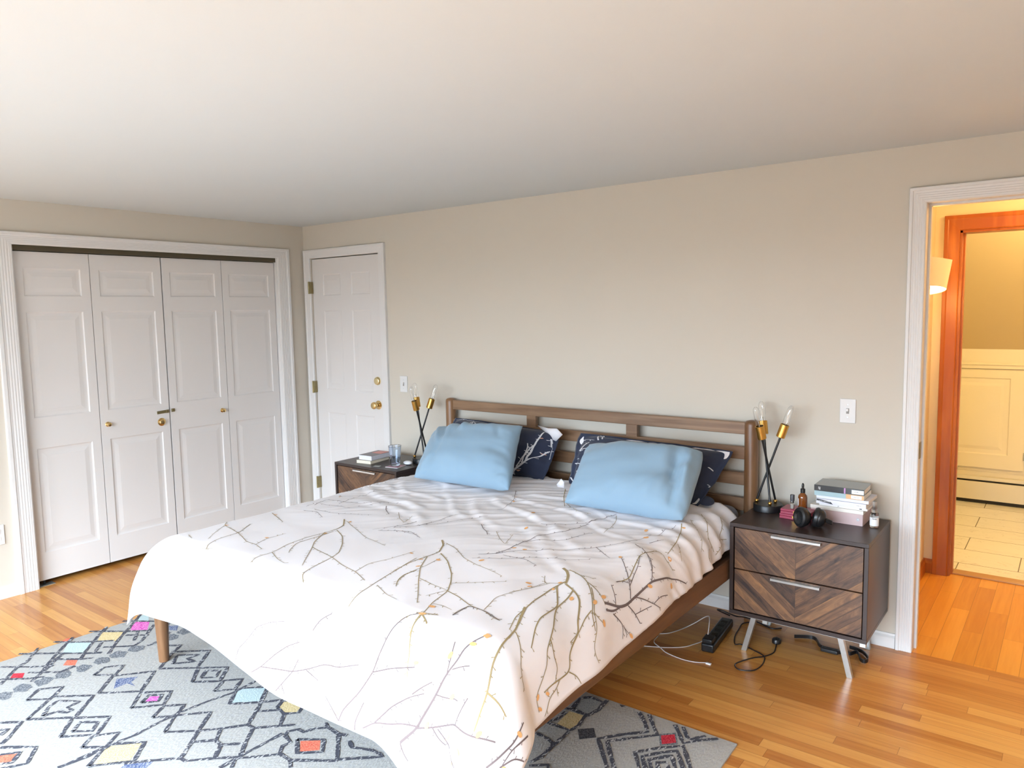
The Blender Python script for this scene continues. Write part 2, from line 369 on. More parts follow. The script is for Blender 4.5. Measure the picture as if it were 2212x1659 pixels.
def base(mb, a, b, plane, pos, h=.068, th=.014, sgn=1):
    prof = [(0, 0), (th, 0), (th, h*.72), (th*.55, h*.86), (th*.4, h), (0, h)]
    def P(u, t, z): return (u, pos-t*sgn, z) if plane == 'y' else (pos+t*sgn, u, z)
    vs = [P(a, t, z) for t, z in prof]+[P(b, t, z) for t, z in prof]; n = len(prof)
    fs = [(i, (i+1) % n, n+(i+1) % n, n+i) for i in range(n)]+[tuple(range(n)), tuple(reversed(range(n, 2*n)))]
    mb.add(vs, fs); return mb
w = MB(); base(w, DX1+.07, OX0-.07, 'y', 0); base(w, OX1+.07, RX, 'y', 0); struct('baseboard_back', w, M['white'])
w = MB(); base(w, FRONT_Y, CL0-.105, 'x', 0); base(w, CL1+.105, 0, 'x', 0); struct('baseboard_left', w, M['white'])

# ------------------------------------------------------------------ panelled doors
def panel_face(mb, w, h, panels, M4, thick=.03, cove=.012, ring=.030, depth=.010):
    """slab in local x 0..w, z 0..h, front at y=0 facing -y, with raised and fielded panels"""
    xs = sorted({0, w} | {p[0] for p in panels} | {p[1] for p in panels}); zs = sorted({0, h} | {p[2] for p in panels} | {p[3] for p in panels})
    def tr(v): return M4 @ Vector(v)
    for i in range(len(xs)-1):
        for j in range(len(zs)-1):
            cx = (xs[i]+xs[i+1])/2; cz = (zs[j]+zs[j+1])/2
            if any(p[0] < cx < p[1] and p[2] < cz < p[3] for p in panels): continue
            mb.add([tr((xs[i], 0, zs[j])), tr((xs[i+1], 0, zs[j])), tr((xs[i+1], 0, zs[j+1])), tr((xs[i], 0, zs[j+1]))], [(0, 1, 2, 3)])
    for a, b, c, d in panels:
        rings = [(0, 0), (cove*.5, depth*.8), (cove, depth), (ring-.006, depth), (ring+.016, .003), (ring+.019, .0025)]
        vs = []
        for o, y in rings: vs += [tr((a+o, y, c+o)), tr((b-o, y, c+o)), tr((b-o, y, d-o)), tr((a+o, y, d-o))]
        fs = []
        for r in range(len(rings)-1):
            for k in range(4): k2 = (k+1) % 4; fs.append((r*4+k, r*4+k2, r*4+4+k2, r*4+4+k))
        r = (len(rings)-1)*4; fs.append((r, r+1, r+2, r+3)); mb.add(vs, fs)
    mb.add([tr(v) for v in ((0,0,0),(w,0,0),(w,0,h),(0,0,h),(0,thick,0),(w,thick,0),(w,thick,h),(0,thick,h))],
           [(0,1,5,4),(1,2,6,5),(2,3,7,6),(3,0,4,7),(4,5,6,7)])
    return mb
def knob(name, parent, pos, ax, r=.014, L=.028, rose=.016, mat=None, label=None):
    """round knob on a rose; ax is the outward direction"""
    R = Vector(ax).to_track_quat('Z', 'Y').to_matrix().to_4x4(); Mx = Matrix.Translation(pos) @ R
    prof = [(1e-4, 0), (rose, 0), (rose, .002), (rose*.8, .004), (r*.45, .006), (r*.42, L*.45), (r*.7, L*.52), (r*.97, L*.66), (r, L*.8), (r*.9, L*.93), (r*.6, L), (1e-4, L)]
    o = MB().lathe(prof, Mx, 28).build(name, mat or M['brass'], parent, smooth=True)
    if label: o['label'] = label
    return o
# closet leaves hang in the x=-.035 plane facing +x; local x runs along -y ... use a matrix with local x -> -y
splits = [-.256, -.697, -1.131, -1.139, -1.590, -2.012]
leaves = [(-1.592, -2.012), (-1.139, -1.588), (-.697, -1.131), (-.256, -.693)]
zb, zt_ = .03, 1.994
doors = []
for i, (ya, yb) in enumerate(leaves):
    wdt = abs(yb-ya)
    # local x 0 at ya going to -y ; front (-y local) faces +x world
    M4 = Matrix(((0, -1, 0, -.035), (1, 0, 0, yb), (0, 0, 1, zb), (0, 0, 0, 1)))
    hh = zt_-zb; mg = .052
    P = [(mg, wdt-mg, .165, .800), (mg, wdt-mg, .985, 1.612), (mg, wdt-mg, 1.705, 1.870)]
    o = struct('door_%d' % (i+1), panel_face(MB(), wdt, hh, P, M4, depth=.0055), M['wdoor'])
    doors.append(o)
knob('knob', doors[1], (-.035, -1.545, .925), (1, 0, 0), label='small brass knob')
knob('knob', doors[2], (-.035, -.745, .922), (1, 0, 0), label='small brass knob')
kl = knob('lock_cylinder', doors[1], (-.035, -1.196, .895), (1, 0, 0), r=.020, L=.018, rose=.027, label='round brass deadbolt')
hm = MB(); Mh = Matrix.Translation((-.033, -1.155, .963)) @ Matrix.Rotation(math.radians(3), 4, 'X')
hm.box(0, .003, -.070, .012, -.010, .010, M=Mh); hm.box(.003, .008, -.008, .010, -.011, .011, M=Mh)
hm.build('hasp', M['abrass'], doors[1], bevel=.001)
MB().box(-.034, -.026, -1.125, -1.103, .955, .977).build('staple', M['abrass'], doors[2], bevel=.0015)

# white six panel door in the back wall (slightly recessed)
dw, dh = DX1-DX0-.006, DH-.012
M4 = Matrix.Translation((DX0+.003, .012, .006))
a0, a1, b0, b1 = .125, .330, .450, .655
P = []
for xa, xb in ((a0, a1), (b0, b1)): P += [(xa, xb, .19, .83), (xa, xb, 1.01, 1.62), (xa, xb, 1.735, 1.90)]
d5 = struct('door_5', panel_face(MB(), dw, dh, P, M4, thick=.035, depth=.004), M['wdoor'])
struct('trim_door_jamb', MB().box(DX0-.001, DX1+.001, .09, .118, 0, DH+.001), M['white'])
for z in (1.806, 1.031, .267):
    h = MB(); h.box(DX0-.008, DX0+.010, -.024, .010, z-.045, z+.045); h.lathe([(.006, z-.047), (.006, z+.047)], Matrix.Translation((DX0, -.026, 0)), 12)
    h.build('hinge', M['abrass'], d5, bevel=.001)
knob('door_knob', d5, (.787, .012, .926), (0, -1, 0), r=.027, L=.060, rose=.033, label='round brass knob')
knob('deadbolt', d5, (.787, .012, 1.104), (0, -1, 0), r=.027, L=.018, rose=.031, mat=plain('pale_brass', (.70, .58, .32), .35, .85))
MB().box(.8555, .860, -.004, .012, .895, .955).build('latch', M['abrass'], d5)

# ------------------------------------------------------------------ hall and bathroom beyond the doorway
w = MB(); w.box(HX0-T, HX0, T, HY, 0, H); w.box(HX1, HX1+T, T, HY, 0, H); struct('wall_hall_side', w, M['cream'])
BX0, BX1, BH = 4.315, 5.08, 2.000
w = MB(); w.box(3.38, BX0, HY, HY+T, 0, 2.4); w.box(BX0, BX1, HY, HY+T, BH, 2.4); w.box(BX1, 6.32, HY, HY+T, 0, 2.4)
struct('wall_hall_far', w, M['cream'])
struct('ceiling_hall', MB().box(HX0-T, HX1+T, T, HY+T, H, H+.1), M['cream'])
struct('trim_bathroom', casing(MB(), BX0, BX1, BH, .078, .085, .022, 'y', HY, False), M['hallwood'])
w = MB(); w.box(BX0, BX0+.012, HY-.003, HY+T+.003, 0, BH); w.box(BX1-.012, BX1, HY-.003, HY+T+.003, 0, BH); w.box(BX0, BX1, HY-.003, HY+T+.003, BH-.012, BH)
w.box(BX0+.012, BX0+.022, HY+.04, HY+.08, 0, BH-.012); struct('trim_bathroom_jamb', w, M['hallwood'])
w = MB(); base(w, T, HY, 'x', HX0, h=.085); base(w, HX0, BX0-.078, 'y', HY, h=.085); struct('baseboard_hall', w, M['hallwood'])
struct('trim_threshold', MB().box(BX0, BX1, HY+.045, HY+.125, 0, .010), wood('threshold_wood', (.45, .24, .09), (.62, .40, .20), 0, .4), bevel=.003)
# marble tile
m, nt, bs = newmat('marble_tile'); g = N(nt, 'ShaderNodeNewGeometry'); mp = N(nt, 'ShaderNodeMapping'); mp.inputs['Location'].default_value = (.235, .03, 0)
nt.links.new(g.outputs['Position'], mp.inputs[0])
bk = N(nt, 'ShaderNodeTexBrick', offset=.5); bk.inputs['Scale'].default_value = 1; bk.inputs['Brick Width'].default_value = .61; bk.inputs['Row Height'].default_value = .305
bk.inputs['Mortar Size'].default_value = .0028; bk.inputs['Color1'].default_value = (.80, .78, .72, 1); bk.inputs['Color2'].default_value = (.78, .76, .70, 1); bk.inputs['Mortar'].default_value = (.16, .13, .10, 1)
nt.links.new(mp.outputs[0], bk.inputs['Vector'])
wv = N(nt, 'ShaderNodeTexNoise'); wv.inputs['Scale'].default_value = 2.4; wv.inputs['Detail'].default_value = 6; wv.inputs['Distortion'].default_value = 1.6
m2 = N(nt, 'ShaderNodeMapping'); m2.inputs['Rotation'].default_value = (0, 0, .5); m2.inputs['Scale'].default_value = (1, 2.6, 1); nt.links.new(g.outputs['Position'], m2.inputs[0]); nt.links.new(m2.outputs[0], wv.inputs['Vector'])
vein = math_(nt, 'LESS_THAN', math_(nt, 'ABSOLUTE', math_(nt, 'SUBTRACT', wv.outputs[0], .5)), .006)
nt.links.new(mixc(nt, math_(nt, 'MULTIPLY', vein, .35), bk.outputs[0], (.42, .38, .33)), bs.inputs['Base Color']); bs.inputs['Roughness'].default_value = .25
M['marble'] = m
KY = 3.22
struct('floor_bathroom', MB().box(3.5, 6.2, HY+.115, KY+.1, -.06, 0), M['marble'])
w = MB(); w.box(3.38, 3.5, HY+T, KY, 0, 2.35); w.box(6.2, 6.32, HY+T, KY, 0, 2.35); struct('wall_bathroom_side', w, M['cream'])
w = MB(); w.box(3.5, 6.2, KY, KY+.1, 0, 1.23); struct('wall_knee', w, M['cream'])
# sloped ceiling from the knee wall up towards the hall
w = MB(); yt = KY-(2.30-1.23)/math.tan(math.radians(47))
w.add([(3.5, KY+.1, 1.23), (6.2, KY+.1, 1.23), (6.2, yt, 2.30), (3.5, yt, 2.30), (3.5, KY+.1, 1.33), (6.2, KY+.1, 1.33), (6.2, yt, 2.42), (3.5, yt, 2.42)], [(0, 1, 2, 3), (4, 7, 6, 5), (0, 4, 5, 1), (2, 6, 7, 3), (0, 3, 7, 4), (1, 5, 6, 2)])
w.v[0] = (3.5, KY, 1.23); w.v[1] = (6.2, KY, 1.23)
w.box(3.5, 6.2, HY+T, yt, 2.30, 2.40)
struct('ceiling_bathroom', w, plain('tan_slope_paint', (.62, .50, .30), .85, var=.01))
struct('trim_knee_rail', MB().box(3.5, 6.2, KY-.018, KY, 1.075, 1.125).box(3.5, 6.2, KY-.026, KY, 1.105, 1.118), M['cream'], bevel=.004)
# knee-wall cupboard with two doors
cup = thing('knee_wall_cupboard', 'cream panelled built-in cupboard in the low bathroom wall above the heater', 'cupboard', (0, 0, 0))
for i, (xa, xb) in enumerate(((3.985, 4.570), (4.590, 5.175))):
    o = panel_face(MB(), xb-xa, .780, [(.07, xb-xa-.105, .11, .72)], Matrix.Translation((xa, KY-.024, .285)), thick=.02, ring=.045, depth=.008).build('door', M['cream'], cup)
MB().box(3.93, 5.23, KY-.006, KY-.001, .255, 1.072).build('frame', M['cream'], cup)
MB().box(4.566, 4.574, KY-.034, KY-.022, .37, .43).build('hinge', M['abrass'], cup)
ht = thing('baseboard_heater', 'long cream baseboard heater under the cupboard on the marble floor', 'heater', (0, 0, 0))
hb = MB(); hb.box(3.52, 6.1, KY-.060, KY-.052, .030, .175); hb.box(3.52, 6.1, KY-.050, KY-.001, .20, .215); hb.box(3.52, 6.1, KY-.052, KY-.046, .188, .215)
hb.build('cover', plain('heater_enamel', (.70, .66, .55), .4), ht, bevel=.002)
MB().box(3.54, 6.08, KY-.045, KY-.002, .004, .185).build('slot_shade', M['dark'], ht)  # dark block: shade of the heater's slots and underside put into colour
# sconce
sc = thing('wall_sconce', 'lit white half-round sconce on the hall wall inside the doorway', 'lamp', (HX0, .70, 1.66))
def half(r0, r1, z0, z1a, z1b, n=24, inset=0):
    vs = []; 
    for k in range(n+1):
        a = -PI/2+PI*k/n; c, s_ = math.cos(a), math.sin(a); vs += [(r0*c, r0*s_*.9, z0+.010*c-.022*s_), (r1*c, r1*s_*.9, z1a+(z1b-z1a)*c)]
    return vs
vs = half(.128, .150, 0, .185, .155); n = 24; fs = [(2*i, 2*i+2, 2*i+3, 2*i+1) for i in range(n)]
vi = half(.122, .144, .001, .178, .149); o_ = len(vs); mb = MB(); mb.add(vs+vi, fs+[tuple(reversed([o_+q for q in f])) for f in fs]+[(2*i, 2*i+2, o_+2*i+2, o_+2*i) for i in range(n)]+[tuple(2*i+1 for i in range(n+1))])
mb.build('shade', plain('white_ceramic', (.86, .80, .70), .5), sc, smooth=True)
mb = MB(); v2 = half(.119, .118, .003, .006, .006); mb.add([v2[2*i] for i in range(n+1)], [tuple(range(n+1))]); mb.build('diffuser', emit('sconce_glow', (1, .93, .80), 6), sc)
def point(name, loc, e, col, r=.05):
    L = bpy.data.lights.new(name, 'POINT'); L.energy = e; L.color = col; L.shadow_soft_size = r
    o = bpy.data.objects.new(name, L); COL.objects.link(o); o.location = loc; return o
WARM = (1, .54, .16)
point('sconce_light', (HX0+.08, .70, 1.60), 2.4, WARM, .04)
point('sconce_uplight', (HX0+.07, .70, 1.92), .6, WARM, .04)
point('hall_fill_light', (4.95, .65, 2.15), 9, WARM, .08)  # added warm fill for the hall, an unseen light with no fixture
point('bathroom_light', (5.0, 1.75, 2.15), 28, (1, .77, .38), .12)

# ------------------------------------------------------------------ switches and outlet
def switch(x, z, label, group):
    t = thing('light_switch', label, 'light switch', (x, 0, z), 0, group)
    MB().box(-.0355, .0355, -.006, 0, -.0575, .0575).build('plate', M['white'], t, bevel=.003)
    MB().box(-.005, .005, -.016, -.006, -.001, .012).build('toggle', M['white'], t, bevel=.0015)
    MB().box(-.0065, .0065, -.0066, -.0055, -.013, .013).build('slot', plain('switch_slot', (.30, .28, .25), .6), t)
    for q in (-1, 1): MB().lathe([(.0028, 0), (.0028, .0018)], Matrix.Translation((0, -.006, q*.030)) @ Matrix.Rotation(PI/2, 4, 'X'), 10).build('screw', M['steel'], t)
switch(1.071, 1.095, 'white light switch on the wall beside the closed white door', 'wall light switches')
switch(4.022, 1.099, 'white light switch on the wall above the right nightstand', 'wall light switches')
t = thing('wall_outlet', 'white outlet plate low on the left wall beside the closet', 'outlet', (0, -2.210, .372))
MB().box(0, .006, -.036, .036, -.0575, .0575).build('plate', M['white'], t, bevel=.003)
for q in (-1, 1): MB().box(.006, .008, -.016, .016, q*.02-.013, q*.02+.013).build('socket', M['white'], t, bevel=.003)
t = thing('door_hardware', 'small dark metal pivot bracket on the floor at the left closet jamb', 'bracket', (-.04, -1.985, 0))
MB().box(-.03, .03, -.03, .06, 0, .003).build('plate', M['steel'], t, bevel=.001)
MB().lathe([(.006, .003), (.006, .026)], Matrix.Translation((0, .01, 0)), 12).build('pin', M['black'], t)

# ------------------------------------------------------------------ bed
bed = thing('bed_frame', 'walnut-brown wooden king bed with a slatted headboard and tapered round legs', 'bed', (2.575, -1.1, 0))
def bp(mb, name, m, **k): o = mb.build(name, m, bed, **k); o.location = (-2.575, 1.1, 0); return o
for x in (1.566, 3.587):
    bp(MB().lathe([(.026, .012 if 0 else 0), (.031, .35), (.034, .55), (.034, 1.005), (.032, 1.018), (.026, 1.026), (.012, 1.030), (1e-4, 1.031)], Matrix.Translation((x, -.060, 0)), 32), 'headboard_post', M['postwood'], smooth=True)
for i, (a, b) in enumerate(((.957, 1.018), (.829, .893), (.696, .761), (.565, .630), (.434, .499))):
    bp(MB().box(1.585, 3.568, -.074, -.046, a, b), 'headboard_rail', M['bedwood'], bevel=.003)
for x in (2.232, 2.918): bp(MB().box(x-.034, x+.034, -.072, -.050, .892, .958), 'headboard_block', M['bedwood'], bevel=.001)
for xa, xb in ((1.533, 1.560), (3.592, 3.620)): bp(MB().box(xa, xb, -2.085, -.085, .328, .425), 'side_rail', M['railwood'], bevel=.004)
bp(MB().box(1.533, 3.620, -2.113, -2.085, .328, .425), 'foot_rail', M['bedwood'], bevel=.004)
for x in (1.560, 3.590): bp(MB().lathe([(.020, .010), (.022, .011), (.0295, .20), (.033, .330)], Matrix.Translation((x, -2.075, 0)), 28), 'leg', M['postwood'], smooth=True)
bp(MB().box(2.55, 2.61, -2.085, -.09, .335, .395), 'center_beam', M['railwood'])
bp(MB().box(1.56, 3.592, -2.085, -.09, .396, .410), 'slat_deck', M['railwood'])
bp(MB().lathe([(.022, 0.010), (.022, .335)], Matrix.Translation((2.58, -1.25, 0)), 20), 'center_leg', M['black'])

# mattress in a grey-blue sheet
def cushion_box(x0, x1, y0, y1, z0, z1, r, n=8):
    """rounded box"""
    mb = MB(); bm = bmesh.new(); bmesh.ops.create_cube(bm, size=1)
    for v in bm.verts: v.co = Vector(((x0+x1)/2+v.co.x*(x1-x0), (y0+y1)/2+v.co.y*(y1-y0), (z0+z1)/2+v.co.z*(z1-z0)))
    bmesh.ops.bevel(bm, geom=bm.edges[:], offset=r, segments=n, profile=.5, affect='EDGES')
    bm.verts.index_update(); mb.add([v.co.copy() for v in bm.verts], [[v.index for v in f.verts] for f in bm.faces]); bm.free(); return mb
matt = tag(cushion_box(1.615, 3.550, -2.065, -.082, .411, .598, .055).build('mattress', M['blueg'], smooth='full'), 'king mattress in a grey-blue fitted sheet, showing beside the right nightstand', 'mattress')

# ------------------------------------------------------------------ duvet (flat cloth coordinates X, Y -> draped position)
XA, XB, YF, RR, AM = 1.705, 3.478, -2.035, .150, 1.36
DL, DR, DF0, DF1, DH0 = .36, .265, .385, .500, -.235
def hem_right(Y): return .268 + .034*sm(.9, 1.4, -Y) - .030*sm(-1.2, -.4, Y) + .010*math.sin(Y*6.3) + .05*sm(1.75, 2.15, -Y)
def hem_foot(X): return .385 + .072*sm(1.95, 2.7, X) + .145*sm(3.15, 3.5, X) + .008*math.sin(X*5)
def hem_left(Y): return .34 - .10*sm(-1.6, -.6, Y) - .09*sm(1.75, 2.1, -Y) + .01*math.sin(Y*5)
def ridged(x, y, s=0): return 1-abs(noise.noise(Vector((x, y, s))))*2
FOLDS = [  # (x0,y0,x1,y1,width,height) soft ridges pressed into the cover, flat coords
 (1.72, -.95, 2.35, -1.16, .028, .016), (1.78, -.85, 2.30, -.98, .022, .012), (1.95, -.62, 2.2, -.80, .02, .010), (1.80, -.70, 2.05, -1.02, .025, .012),
 (2.52, -.66, 3.15, -.86, .020, .012), (2.60, -.58, 3.05, -.64, .018, .010), (2.48, -.74, 2.95, -1.02, .022, .011), (2.40, -.82, 2.85, -1.22, .024, .010),
 (2.95, -.78, 3.42, -.98, .020, .010), (2.75, -.90, 3.35, -1.22, .026, .010), (3.05, -.72, 3.40, -.78, .016, .009), (2.2, -.85, 2.62, -1.12, .022, .010),
 (2.9, -1.1, 3.45, -1.45, .03, .010), (2.1, -1.05, 2.6, -1.35, .026, .008), (3.0, -.95, 3.2, -1.2, .02, .008), (1.9, -1.15, 2.5, -1.28, .03, .009)]
def disp(X, Y):
    h = .007*noise.noise(Vector((X*2.2, Y*2.2, 1))) + .004*noise.noise(Vector((X*6, Y*6, 5)))
    wh = sm(-1.75, -.85, Y)
    # fine creases, running roughly away from the pillows
    a = X*.80 + Y*.60; b = -X*.60 + Y*.80
    wx = .10*noise.noise(Vector((X*3, Y*3, 9)))
    rg = max(0, ridged(a*1.6+wx, b*8.5+wx*6, 3)-.55)/.45
    h += .0042*wh*rg
    rg = max(0, ridged(a*1.2+wx+4, b*14+wx*8, 7)-.6)/.4
    h += .0038*wh*rg
    for x0, y0, x1, y1, w, k in FOLDS:
        dx, dy = x1-x0, y1-y0; L2 = dx*dx+dy*dy; t = ((X-x0)*dx+(Y-y0)*dy)/L2
        if -.15 < t < 1.15:
            L = math.sqrt(L2); off = ((X-x0)*dy-(Y-y0)*dx)/L + .025*math.sin(t*5+x0*9)
            if abs(off) < 4*w: h += k*.32*math.exp(-(off/w)**2)*sm(-.12, .12, t)*(1-sm(.85, 1.12, t)) - k*.25*math.exp(-((off-w*1.6)/w)**2)*sm(0, .2, t)*(1-sm(.8, 1.05, t))
    # pleats down the right side near the head, gentle ones down towards the foot
    ex = X-XB
    if ex > -.22:
        m = sm(-.22, .08, ex)
        ph = Y*46 + 2.2*noise.noise(Vector((Y*4, ex*2, 2))) + ex*6
        h += m*.0085*math.sin(ph)*sm(-1.25, -.62, Y)
        h += m*.012*noise.noise(Vector((Y*5.0+ex*2.5, ex*1.2, 4)))*(1-sm(-.9, -.5, Y))
    ey = YF-Y
    if ey > 0:
        m = sm(0, .2, ey)
        h += m*.014*noise.noise(Vector((X*4.2+ey*1.5, ey*.8, 11)))
    return h
def drape0(X, Y):
    sx = 0; ex = 0
    if X > XB: ex = X-XB; sx = 1
    elif X < XA: ex = XA-X; sx = -1
    ey = max(0, YF-Y); d = math.hypot(ex, ey)
    x = min(max(X, XA), XB); y = max(Y, YF); z = .632 - .012*sm(.35, 1.05, abs(X-2.59))
    if sx < 0: x += .03*sm(-1.3, -.5, Y)
    if sx > 0: x -= .016*sm(-.9, -.5, Y)*sm(0, .1, ex)
    n = Vector((0, 0, 1))
    if d > 1e-9:
        nx, ny = sx*ex/d, -ey/d; am = AM
        a = min(d/RR, am); rest = max(0, d-RR*am)
        o = RR*math.sin(a)+rest*math.cos(am); dr = RR*(1-math.cos(a))+rest*math.sin(am)
        crn = (2*ex*ey/(d*d)) if ex > 0 and ey > 0 else 0
        o += crn*(.05 if sx < 0 else .075)*sm(.05, .35, d)
        x += nx*o; y += ny*o; z -= dr
        if ey > 0 and ex == 0: pass
        n = Vector((nx*math.sin(a), ny*math.sin(a), math.cos(a)))
    return Vector((x, y, z)), n
def drape(X, Y, off=0):
    p, n = drape0(X, Y); return p+n*(disp(X, Y)+off)
def duvet():
    nx, ny = 230, 210; mb = MB(); mb.uv = []
    gx = []; 
    for j in range(ny+1):
        v = j/ny
        for i in range(nx+1):
            u = i/nx
            Xn = (XA-.34)+u*((XB+.26)-(XA-.34)); Yn = DH0+v*((YF-.46)-DH0)
            # stretch the margins so that the border follows the hems
            X, Y = Xn, Yn
            if X < XA: X = XA-(XA-X)/.34*hem_left(max(Y, -2.5))
            elif X > XB: X = XB+(X-XB)/.26*hem_right(max(Y, -2.5))
            if Y < YF: Y = YF-(YF-Y)/.46*hem_foot(X)
            mb.v.append(tuple(drape(X, Y))); mb.uv.append((X, Y))
    for j in range(ny):
        for i in range(nx):
            a = j*(nx+1)+i; mb.f.append((a, a+1+nx, a+nx+2, a+1)); mb.m.append(0)
    # underside and border
    n0 = len(mb.v)
    for k in range(n0):
        X, Y = mb.uv[k]; i = k % (nx+1); j = k//(nx+1)
        th = .016 if 0 < i < nx and 0 < j < ny else .002
        mb.v.append(tuple(drape(X, Y, -th)))
    mb.uv += mb.uv[:n0]
    for f in list(mb.f): mb.f.append(tuple(reversed([q+n0 for q in f]))); mb.m.append(0)
    def edge(a, b): mb.f.append((a, b, b+n0, a+n0)); mb.m.append(0)
    for i in range(nx): edge(i, i+1); k = ny*(nx+1); edge(k+i+1, k+i)
    for j in range(ny): edge((j+1)*(nx+1), j*(nx+1)); k = nx; edge(j*(nx+1)+k, (j+1)*(nx+1)+k)
    return mb
def inside(X, Y):
    if Y > DH0-.006: return False
    if X < XA and XA-X > hem_left(max(Y, -2.5))-.004: return False
    if X > XB and X-XB > hem_right(max(Y, -2.5))-.004: return False
    if Y < YF and YF-Y > hem_foot(X)-.004: return False
    return True
def ribbon(mb, fn, ok, pts, w0, w1, slot, step=.012, off=.0012, rnd=None, smooth=2):
    """lay a tapering printed stroke on a surface fn(u,v,off)"""
    P = [Vector((p[0], p[1], 0)) for p in pts]
    out_ = []
    for i in range(len(P)-1):
        n = max(1, int((P[i+1]-P[i]).length/step))
        for k in range(n): out_.append(P[i].lerp(P[i+1], k/n))
    out_.append(P[-1]); n = len(out_)
    # light smoothing
    for _ in range(smooth): out_ = [out_[0]]+[(out_[i-1]+out_[i]*2+out_[i+1])/4 for i in range(1, n-1)]+[out_[-1]]
    prev = None
    for i, p in enumerate(out_):
        t = (out_[min(i+1, n-1)]-out_[max(i-1, 0)])
        if t.length < 1e-9: continue
        t.normalize(); s = Vector((-t.y, t.x, 0)); w = (w0+(w1-w0)*i/max(1, n-1))/2
        if rnd: w *= 1+.25*rnd.uniform(-1, 1)
        a = p+s*w; b = p-s*w
        if not (ok(a.x, a.y) and ok(b.x, b.y)): prev = None; continue
        k = len(mb.v); mb.v += [tuple(fn(a.x, a.y, off)), tuple(fn(b.x, b.y, off))]
        if mb.uv is not None: mb.uv += [(a.x, a.y), (b.x, b.y)]
        if prev is not None: mb.f.append((prev, prev+1, k+1, k)); mb.m.append(slot)
        prev = k
def leaf(mb, fn, ok, c, ang, L, w, slot, off=.0018):
    n = 8; k = len(mb.v); cs, sn = math.cos(ang), math.sin(ang); pts = []
    for i in range(n):
        a = 2*PI*i/n; x = math.cos(a)*L/2; y = math.sin(a)*w/2; pts.append((c[0]+x*cs-y*sn, c[1]+x*sn+y*cs))
    if not all(ok(*p) for p in pts): return
    mb.v += [tuple(fn(p[0], p[1], off)) for p in pts]
    if mb.uv is not None: mb.uv += pts
    mb.f.append(tuple(range(k, k+n))); mb.m.append(slot)

